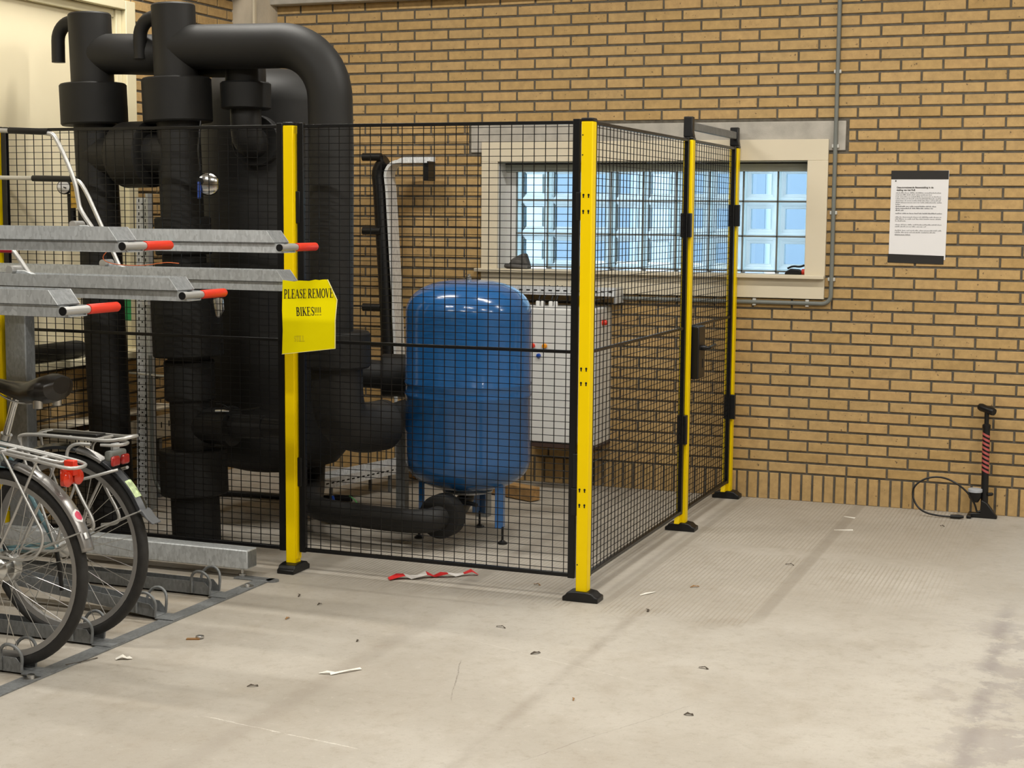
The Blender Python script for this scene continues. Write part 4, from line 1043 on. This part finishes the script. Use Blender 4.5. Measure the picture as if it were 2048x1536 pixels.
# rack upright and floor beam
up = thing('rack_upright', 'tall galvanised box upright of the bike rack at the left', 'rack post', (-2.70, -.2, 0), )
MB().box(-2.75, -2.635, -.23, -.16, .135, 1.28).build('upright_tube', K['galv_dark'], up, bevel=.005)
MB().box(-2.80, -2.60, -.235, -.155, .130, .142).build('base_plate', K['galv'], up)
MB().box(-2.74, -2.645, -2.45, -.16, 1.215, 1.268).build('cross_beam', K['galv_dark'], up, bevel=.004)
bmr = thing('rack_floor_beam', 'galvanised square beam of the rack running along the floor to the yellow post', 'rack beam', (-2.4, -.19, 0))
MB().box(-3.6, -1.475, -.235, -.150, .045, .130).build('beam_tube', K['galv'], bmr, bevel=.005)
MB().box(-1.4755, -1.4735, -.228, -.157, .052, .123).build('beam_end', K['galv_dark'], bmr)
MB().lathe([(.016, 0), (.016, .012), (.007, .014), (.007, .05)], (-1.52, -.20, .006), n=12).build('levelling_bolt', K['steel'], bmr)
MB().box(-3.3, -3.2, -.235, -.150, 0, .045).build('beam_foot', K['galv_dark'], bmr)
MB().lathe([(.028, 0), (.028, .007)], (-1.36, -.215, 0), n=24).build('foot_washer', K['galv_dark'], bmr)
MB().box(-1.54, -1.36, -.243, -.187, 0, .007).build('foot_plate', K['galv_dark'], bmr, bevel=.002)
# floor strip along the rack front
fs = thing('rack_floor_strip', 'flat galvanised strip bolted to the floor along the front of the bike rack', 'floor strip', (-1.40, -1.6, 0))
MB().box(-1.437, -1.368, -4.2, -.245, 0, .006).build('strip_plate', K['galv_dark'], fs, bevel=.001)
for y in (-.36, -1.80, -3.0):
    MB().lathe([(.030, 0), (.030, .002), (.014, .0022), (.014, .010), (.010, .012)], (-1.402, y, .006), n=18).build('bolt', K['steel'], fs)
for y in (-.54, -.93, -1.34, -1.74):
    MB().box(-1.455, -1.37, y-.045, y+.045, .006, .010).build('rail_tab', K['galv_dark'], fs)

# floor rails
def rail(label, Yc, raise_=0.):
    t = thing('floor_bike_rail', label, 'bike rail', (-2.3, Yc, 0), 'floor rails of the bike rack')
    hw = .032; xe = -1.455; xl = -3.4
    def zz(x): return .008+raise_*(xe-x)
    def slab(y0, y1, h0, h1, nm, mt, cutend=False):
        m = MB()
        pts = [(xl, zz(xl)+h0), (xe, zz(xe)+h0)]+([(xe, zz(xe)+h1*.4), (xe-.03, zz(xe)+h1)] if cutend else [(xe, zz(xe)+h1)])+[(xl, zz(xl)+h1)]
        m.prism(pts, y0, y1, 'y'); return m.build(nm, mt, t, smooth=False)
    slab(Yc-hw, Yc+hw, 0, .004, 'rail_floor', K['galv_dark'])
    slab(Yc-hw-.003, Yc-hw, 0, .052, 'rail_side', K['galv_dark'], True); slab(Yc+hw, Yc+hw+.003, 0, .052, 'rail_side', K['galv_dark'], True)
    for s in (-1, 1):
        yy = Yc+s*(hw+.006); x0 = xe-.09
        pth = [(x0, yy, .012+raise_*.09), (x0, yy, .05+raise_*.09)]+[(x0+.045-.045*math.cos(a), yy+s*.012*math.sin(a), .065+.045*math.sin(a)) for a in [PI*i/10 for i in range(11)]]+[(x0+.09, yy, .05), (x0+.085, yy, .012)]
        MB().tube(pth, .006, 10).build('guide_loop', K['galv_dark'], t)
    return t
rail('empty floor rail farthest back, next to the galvanised floor beam', -.53)
rail('empty sloping floor rail behind the farther bicycle wheel', -.93, .10)
rail('floor rail holding the rear wheel of the farther bicycle', -1.34)
rail('floor rail holding the rear wheel of the nearer bicycle', -1.74)

# ------------------------------------------------------------------ bicycles (local x forward, z up; rear hub at x=0)
def ring(c, r, n=64, y=0): return [(c[0]+r*math.cos(2*PI*i/n), y, c[1]+r*math.sin(2*PI*i/n)) for i in range(n)]
def wheel(t, c, R, hubr, name, mtire='rubber'):
    w = MB().tube(ring(c, R-.019), .0195, 14, closed=True).build(name, K[mtire], t)
    rim = MB()
    n = 64
    for i in range(n):
        th = 2*PI*i/n
        for (rr, yy) in ((R-.036, -.012), (R-.036, .012), (R-.056, .008), (R-.056, -.008)): rim.v.append((c[0]+rr*math.cos(th), yy, c[1]+rr*math.sin(th)))
    for i in range(n):
        j = (i+1) % n
        for k in range(4): rim.f.append((i*4+k, i*4+(k+1) % 4, j*4+(k+1) % 4, j*4+k))
    rim.build('rim', K['rimgrey'], w)
    sp_ = MB()
    for i in range(32):
        th = 2*PI*i/32; side = 1 if i % 2 else -1; tw = .75*(1 if (i//2) % 2 else -1)
        a = (c[0]+hubr*math.cos(th+tw), side*.026, c[1]+hubr*math.sin(th+tw)); b = (c[0]+(R-.055)*math.cos(th), side*.002, c[1]+(R-.055)*math.sin(th))
        sp_.tube([a, b], .0013, 5, caps=False)
    sp_.build('spokes', K['steel'], w, kind='stuff')
    MB().lathe([(.010, -.055), (.016, -.05), (hubr+.004, -.03), (hubr+.004, -.024), (hubr*.6, -.02), (hubr*.6, .02), (hubr+.004, .024), (hubr+.004, .03), (.016, .05), (.010, .055)], (c[0], 0, c[1]), (0, 1, 0), 24).build('hub', K['steel'], w)
    return w
def fender(t, c, r, a0, a1, half, mt, name='fender', n=30):
    m = MB(); prof = [(-half, -.006), (-half*.8, .004), (0, .012), (half*.8, .004), (half, -.006)]
    for i in range(n+1):
        a = a0+(a1-a0)*i/n
        for (yy, dr) in prof: m.v.append((c[0]+(r+dr)*math.cos(a), yy, c[1]+(r+dr)*math.sin(a)))
    k = len(prof)
    for i in range(n):
        for j in range(k-1): m.f.append((i*k+j, i*k+j+1, (i+1)*k+j+1, (i+1)*k+j))
    o = m.build(name, mt, t); s = o.modifiers.new('solid', 'SOLIDIFY'); s.thickness = .0015; return o
def bicycle(label, X, Y, frame, seat, zoff):
    t = thing('bicycle', label, 'bicycle', (X, Y, zoff), 'parked bicycles', PI)
    R = .353; H = R
    wheel(t, (0, H), R, .035, 'rear_wheel'); wheel(t, (1.08, H), R, .024, 'front_wheel')
    BB = (.46, 0, .29); ST = (seat[0]+.095, 0, .745); HT, HB = (.93, 0, .88), (.965, 0, .68)
    MB().tube([BB, ST], .016, 14).build('seat_tube', frame, t)
    MB().tube([BB, HB], .019, 14).build('down_tube', frame, t)
    MB().tube([HT, HB], .020, 14).build('head_tube', frame, t)
    MB().tube([(ST[0]-.0, 0, .62), (.945, 0, .80)], .015, 14).build('top_tube', frame, t)
    for s in (-1, 1):
        MB().tube([BB[:1]+(s*.02,)+BB[2:], (.30, s*.035, .31), (0, s*.062, H)], .010, 10).build('chain_stay', frame, t)
        MB().tube([(ST[0], s*.018, .66), (.14, s*.045, .56), (0, s*.062, H)], .008, 10).build('seat_stay', frame, t)
        MB().tube(smooth_path([(.972, s*.03, .66), (.99, s*.05, .62), (1.06, s*.055, .45), (1.08, s*.055, H)]), .011, 10).build('fork_blade', frame, t)
    MB().tube([ST, (ST[0]-.055, 0, .905)], .0145, 14).build('seat_post', K['chrome'], t)
    MB().tube([(ST[0]+.003, 0, .738), (ST[0]-.005, 0, .758)], .023, 16).build('seat_clamp', K['steel'], t)
    MB().tube([HT, (.91, 0, 1.0), (.895, 0, 1.04)], .013, 12).build('stem', K['chrome'], t)
    MB().tube(smooth_path([(.74, .175, 1.03), (.86, .17, 1.05), (.91, .10, 1.05), (.90, 0, 1.045), (.91, -.10, 1.05), (.86, -.17, 1.05), (.74, -.175, 1.03)], 3), .011, 12).build('handlebar', K['chrome'], t)
    MB().lathe([(.095, -.004), (.10, -.002), (.10, .002), (.095, .004)], (BB[0], -.05, BB[2]), (0, 1, 0), 32).build('chainring', K['steel'], t)
    MB().tube([(BB[0], -.07, BB[2]), (BB[0]+.12, -.075, BB[2]-.12)], .010, 10).build('crank', K['steel'], t)
    MB().tube([(BB[0], .07, BB[2]), (BB[0]-.12, .075, BB[2]+.12)], .010, 10).build('crank', K['steel'], t)
    MB().box(BB[0]+.08, BB[0]+.16, -.16, -.08, BB[2]-.135, BB[2]-.11).build('pedal', K['plastic'], t); MB().box(BB[0]-.16, BB[0]-.08, .08, .16, BB[2]+.11, BB[2]+.135).build('pedal', K['plastic'], t)
    # saddle
    m = MB(); sec = [(.30, .018, .012), (.26, .024, .022), (.18, .034, .030), (.10, .062, .040), (.04, .095, .050), (0.0, .105, .052), (-.03, .090, .045), (-.045, .05, .03)]
    n = 16
    for (dx, hwid, hh) in sec:
        for k in range(n):
            th = 2*PI*k/n; zt_ = .985+.028*math.exp(-((dx-.0)/.06)**2)-.012*math.exp(-((dx-.14)/.07)**2)
            yy = hwid*math.cos(th); z_ = math.sin(th)
            m.v.append((seat[0]+dx-.12, yy, zt_-hh+ (hh*.95*z_ if z_ > 0 else hh*1.15*z_)))
    for i in range(len(sec)-1):
        for k in range(n): m.f.append((i*n+k, i*n+(k+1) % n, (i+1)*n+(k+1) % n, (i+1)*n+k))
    m.f.append(tuple(range(n))); m.f.append(tuple((len(sec)-1)*n+k for k in reversed(range(n))))
    sd_ = m.build('saddle', K['leather'], t)
    sd_.location.z = seat[1]-1.0
    for s in (-1, 1): MB().tube(smooth_path([(seat[0]-.12, s*.05, .93), (seat[0]-.05, s*.03, .895), (seat[0]+.05, s*.025, .90), (seat[0]+.15, s*.012, .945)]), .004, 8).build('saddle_rail', K['chrome'], sd_)
    for s in (-1, 1): MB().lathe([(.018, 0), (.018, .045)], (seat[0]-.10, s*.055, .885), n=12).build('saddle_spring', K['steel'], sd_)
    return t, H
# nearer bicycle
b1, H = bicycle('nearer bicycle with grey mudguard, round pink sticker and orange-red reflector', -1.56, -1.735, K['darkfender'], (.24, 1.0), .012)
C0 = (0, H)
fender(b1, C0, .372, PI*1.0+math.radians(-14), PI*1.0+math.radians(-78), .030, K['silverfender'], 'rear_fender')
fender(b1, C0, .372, PI+math.radians(-78), PI+math.radians(-140), .030, K['darkfender'], 'fender_front_half')
fender(b1, (1.08, H), .372, math.radians(40), math.radians(190), .030, K['darkfender'], 'front_fender')
def rp(*pts, r=.0055, it=2, n=10, name='rack_rod', t=b1): return MB().tube(smooth_path(pts, it), r, n).build(name, K['alu'], t)
rp((.14, .055, .795), (-.25, .060, .745), (-.315, .055, .733), (-.335, .025, .730), (-.335, -.025, .730), (-.315, -.055, .733), (-.25, -.060, .745), (.14, -.055, .795), r=.0062)
rp((.14, .025, .80), (-.20, .028, .755), (-.265, .020, .745), (-.27, 0, .744), (-.265, -.020, .745), (-.20, -.028, .755), (.14, -.025, .80))
rp((.14, .05, .795), (.14, -.05, .795)); rp((-.05, .06, .772), (-.05, -.06, .772)); rp((-.18, .06, .753), (-.18, -.06, .753))
for s in (-1, 1):
    rp((-.20, s*.058, .750), (-.10, s*.062, .55), (0, s*.066, H+.01), r=.005, it=0)
    rp((-.06, s*.060, .770), (-.20, s*.075, .56), (-.24, s*.08, .50), (-.22, s*.08, .44), (-.17, s*.078, .405), (-.02, s*.07, .41), r=.005)
    rp((-.352, s*.028, .512), (-.15, s*.045, .43), (0, s*.062, H), r=.003, it=0, name='fender_stay')
rl = MB().box(-.300, -.285, -.052, .052, .668, .728).build('rear_reflector', K['reflector'], b1, bevel=.012, seg=3)
MB().lathe([(.026, 0), (.026, .010), (.016, .016)], (-.296, .030, .690), (-1, 0, 0), 18).build('lens', K['reflector'], rl)
MB().lathe([(.026, 0), (.026, .010), (.016, .016)], (-.296, -.030, .690), (-1, 0, 0), 18).build('lens', K['reflector'], rl)
MB().box(-.315, -.275, -.012, .012, .700, .752).build('strap', K['red'], rl, bevel=.003)
def on_fender(t, a, r, hh, wd, mt, nm, off=.0135, c=C0, disc=False):
    m = MB(); n = 6
    for i in range(n+1):
        q = math.radians(a-hh+2*hh*i/n)
        for yy in (-wd, -wd*.5, 0, wd*.5, wd):
            ww = math.sqrt(max(0, 1-((i-n/2)/(n/2))**2)) if disc else 1
            y2 = yy*ww; dr = .012-.010*(abs(y2)/.024)**2
            m.v.append((c[0]+(r+dr+off-.012)*math.cos(q), y2, c[1]+(r+dr+off-.012)*math.sin(q)))
    for i in range(n):
        for k in range(4): m.f.append((i*5+k, i*5+k+1, (i+1)*5+k+1, (i+1)*5+k))
    return m.build(nm, mt, t)
on_fender(b1, 180-33, .372, 3.9, .022, K['stickw'], 'round_sticker', .0140, disc=True)
on_fender(b1, 180-33, .372, 2.7, .015, K['stickr'], 'sticker_centre', .0146, disc=True)
on_fender(b1, 180-22, .372, 1.6, .016, K['steel'], 'stay_bracket', .016)
MB().lathe([(.05, -.02), (.055, -.015), (.055, .015), (.05, .02)], (0, -.02, H), (0, 1, 0), 24).build('drum_hub', K['steel'], b1)
MB().tube(smooth_path([(-.02, .03, .74), (.10, .035, .70), (.25, .03, .66)], 2), .022, 12).build('frame_lock', K['conduit'], b1)
# farther bicycle
b2, H = bicycle('farther bicycle with teal frame, black saddle and dark mudguard with green sticker', -1.582, -1.345, K['teal'], (.175, .985), .012)
fender(b2, C0, .372, PI*1.0+math.radians(-24), PI+math.radians(-62), .029, K['darkfender'], 'rear_fender')
fender(b2, C0, .372, PI+math.radians(-62), PI+math.radians(-80), .029, K['silverfender'], 'fender_middle')
fender(b2, C0, .372, PI+math.radians(-80), PI+math.radians(-140), .029, K['darkfender'], 'fender_front_half')
fender(b2, (1.08, H), .372, math.radians(40), math.radians(190), .029, K['darkfender'], 'front_fender')
on_fender(b2, 180-38.5, .372, 5.5, .020, K['stickg'], 'green_sticker', .0142)
m = MB().prism([(-.338, .520), (-.352, .515), (-.372, .490), (-.398, .470), (-.392, .466), (-.368, .482), (-.345, .500), (-.330, .512)], -.027, .027, 'y'); m.build('mud_flap', K['flap'], b2, bevel=.004)
def r2(*p, **k): return rp(*p, t=b2, **k)
r2((.155, .058, .74), (.165, .060, .765), (.10, .062, .775), (-.15, .062, .770), (-.23, .060, .768), (-.29, .045, .778), (-.302, .0, .782), (-.29, -.045, .778), (-.23, -.060, .768), (-.15, -.062, .770), (.10, -.062, .775), (.165, -.060, .765), (.155, -.058, .74), r=.0068)
r2((-.20, .060, .752), (-.25, .045, .750), (-.265, 0, .750), (-.25, -.045, .750), (-.20, -.060, .752), r=.006)
r2((.10, .0, .770), (-.20, 0, .766), r=.005); r2((.10, .06, .772), (.10, -.06, .772)); r2((-.05, .06, .770), (-.05, -.06, .770)); r2((-.17, .06, .768), (-.17, -.06, .768))
MB().box(-.16, .06, -.03, .03, .774, .782).build('rack_strap', K['plastic'], b2, bevel=.003)
for s in (-1, 1):
    r2((.155, s*.058, .76), (.15, s*.06, .70), (.06, s*.064, .50), (0, s*.066, H), r=.0055)
    r2((-.16, s*.062, .752), (-.09, s*.072, .752), (-.06, s*.075, .72), (-.07, s*.078, .66), (-.12, s*.078, .56), (-.18, s*.078, .47), (-.17, s*.078, .435), (-.10, s*.075, .425), r=.0065, it=3)
    r2((-.10, s*.078, .60), (-.05, s*.07, .50), (0, s*.066, H+.02), r=.005, it=0)
    r2((-.10, s*.078, .615), (-.17, s*.070, .635), (-.235, s*.05, .655), (-.25, s*.03, .66), r=.006)
    r2((-.345, s*.026, .515), (-.17, s*.045, .44), (0, s*.062, H), r=.0028, it=0, name='fender_stay')
lt_ = MB().box(-.238, -.205, -.050, .050, .690, .728).build('light_housing', K['conduit'], b2, bevel=.010, seg=3)
MB().box(-.250, -.232, -.052, -.006, .672, .710).build('lens', K['darkred'], lt_, bevel=.010, seg=3)
MB().box(-.250, -.232, .006, .052, .672, .710).build('lens', K['darkred'], lt_, bevel=.010, seg=3)
MB().box(-.225, -.215, -.02, .02, .725, .752).build('light_bracket', K['galv'], lt_)
MB().tube([(0, .066, H), (-.02, .075, .28), (-.025, .072, .20)], .008, 8).build('derailleur', K['plastic'], b2)
MB().lathe([(.05, -.01), (.055, -.008), (.055, .008), (.05, .01)], (0, -.05, H), (0, 1, 0), 24).build('sprocket', K['plastic'], b2)

# ------------------------------------------------------------------ litter on the floor
def strip(pts, w, mt, name, label, cat, lift=.003):
    """crumpled strip along pts (x,y,z)"""
    m = MB()
    for i, p in enumerate(pts):
        a = Vector(pts[min(i+1, len(pts)-1)])-Vector(pts[max(i-1, 0)]); n = Vector((-a.y, a.x, 0)).normalized()*w/2
        m.v += [(p[0]-n.x, p[1]-n.y, p[2]), (p[0]+n.x, p[1]+n.y, p[2]+.004*(i % 2))]
    m.f = [(2*i, 2*i+2, 2*i+3, 2*i+1) for i in range(len(pts)-1)]
    o = m.build(name, mt, loc=pts[0], smooth=False); s = o.modifiers.new('solid', 'SOLIDIFY'); s.thickness = .0012
    return tag(o, label, cat)
bt = thing('barrier_tape', 'torn red and white barrier tape lying in front of the mesh fence', 'barrier tape', (-.75, .12, 0))
ptsT = [(-.905+.33*i/12, .010+.232*i/12+.010*math.sin(i*1.3), .004+.007*(i % 3)) for i in range(13)]
for i in range(12):
    p, q = Vector(ptsT[i]), Vector(ptsT[i+1]); w0, w1 = (.024-.0011*i), (.024-.0011*(i+1)); n = Vector((.58, -.81, 0))
    z0, z1 = Vector((0, 0, .008*(i % 2))), Vector((0, 0, .008*((i+1) % 2)))
    m = MB().quad(p-n*w0+z0, q-n*w1+z1, q+n*w1, p+n*w0)
    o = m.build('tape_piece', K['tapered' if i in (0, 1, 5, 6, 7, 10, 11) else 'tapewhite'], bt, smooth=False); s = o.modifiers.new('solid', 'SOLIDIFY'); s.thickness = .0012
strip([(-.52, -1.36, .002), (-.49, -1.355, .008), (-.465, -1.335, .004), (-.475, -1.36, .003), (-.43, -1.30, .008), (-.405, -1.26, .004)], .010, K['debris_w'], 'paper_wrapper', 'thin white twisted wrapper on the floor in front of the fence', 'litter')
strip([(-1.275, -1.49, .003), (-1.255, -1.475, .012), (-1.24, -1.47, .006), (-1.232, -1.455, .003)], .022, K['debris_w'], 'paper_scrap', 'small crumpled white paper scrap beside the rack floor strip', 'litter')
strip([(.20, .17, .002), (.22, .20, .004), (.245, .25, .003)], .008, K['debris_w'], 'paper_sliver', 'thin white sliver on the ribbed floor right of the corner post', 'litter')
bc = thing('bottle_cap', 'flattened metal cap on a scrap of wood on the floor left of centre', 'litter', (-1.15, -1.14, 0))
MB().lathe([(.016, 0), (.016, .006), (.010, .008)], (-1.15, -1.13, .004), n=14).build('cap_disc', K['steel'], bc)
MB().prism([(-1.185, -1.17), (-1.14, -1.15), (-1.145, -1.135), (-1.19, -1.155)], 0, .005, 'z').build('wood_scrap', K['debris_b'], bc)
strip([(-1.345, -1.50, .003), (-1.36, -1.56, .003), (-1.385, -1.63, .008)], .006, K['debris_d'], 'black_stick', 'short black stick lying across the edge of the rack floor strip', 'litter')
lit = [(1297, 1222, 'd', 'dark pebble on the floor right of the corner post foot'), (1408, 1337, 'd', 'curled dark leaf in the middle of the floor'), (1377, 1431, 'd', 'small dark leaf fragment near the lower middle of the floor'),
       (600, 1192, 'd', 'dark leaf bit on the floor just below the left fence post'), (576, 1238, 'b', 'brown twig on the floor between the rack strip and the barrier tape'), (716, 1283, 'd', 'thin dark twig below the barrier tape'),
       (1072, 1308, 'd', 'dark crumb on the floor under the corner post'), (505, 1374, 'd', 'flat dark leaf on the floor in the lower left'), (1148, 1400, 'b', 'small brown crumb on the lower middle floor'), (1885, 1053, 'd', 'dark twig on the floor in front of the bicycle pump'),
       (1580, 1130, 'd', 'dark twig on the ribbed floor right of the gate'), (1075, 1170, 'b', 'brown twig beside the front panel near the corner post'), (1390, 1175, 'b', 'brown leaf bit on the ribbed floor right of the corner post'), (1003, 1255, 'd', 'tiny dark chip between barrier tape and corner post'),
       (640, 1210, 'd', 'thin dark sliver between the left post and the barrier tape')]
def floor_pt(u, v):
    d = _f+(u-1024)/CAM['f']*_r-(v-768)/CAM['f']*_u; k = -CAM['loc'][2]/d.z; return (CAM['loc'][0]+k*d.x, CAM['loc'][1]+k*d.y)
rl_ = random.Random(5)
for u, v, c, lab in lit:
    x, y = floor_pt(u, v); a = rl_.uniform(0, PI); l = rl_.uniform(.010, .022)
    pts = [(x+l*s*math.cos(a+.3*s), y+l*s*math.sin(a+.3*s), .002+.005*(1-s*s)) for s in (-1, -.3, .4, 1)]
    strip(pts, rl_.uniform(.005, .009), K['debris_d' if c == 'd' else 'debris_b'], 'leaf_bit', lab, 'litter')
strip([(*floor_pt(1688, 1033), .001), (*floor_pt(1710, 1037), .001)], .010, K['debris_w'], 'tape_mark', 'short white tape mark across the dark floor strip near the wall', 'tape mark')
strip([(*floor_pt(1668, 1060), .001), (*floor_pt(1706, 1061), .001)], .010, K['debris_w'], 'tape_mark', 'short white tape mark across the dark floor strip, nearer the camera', 'tape mark')
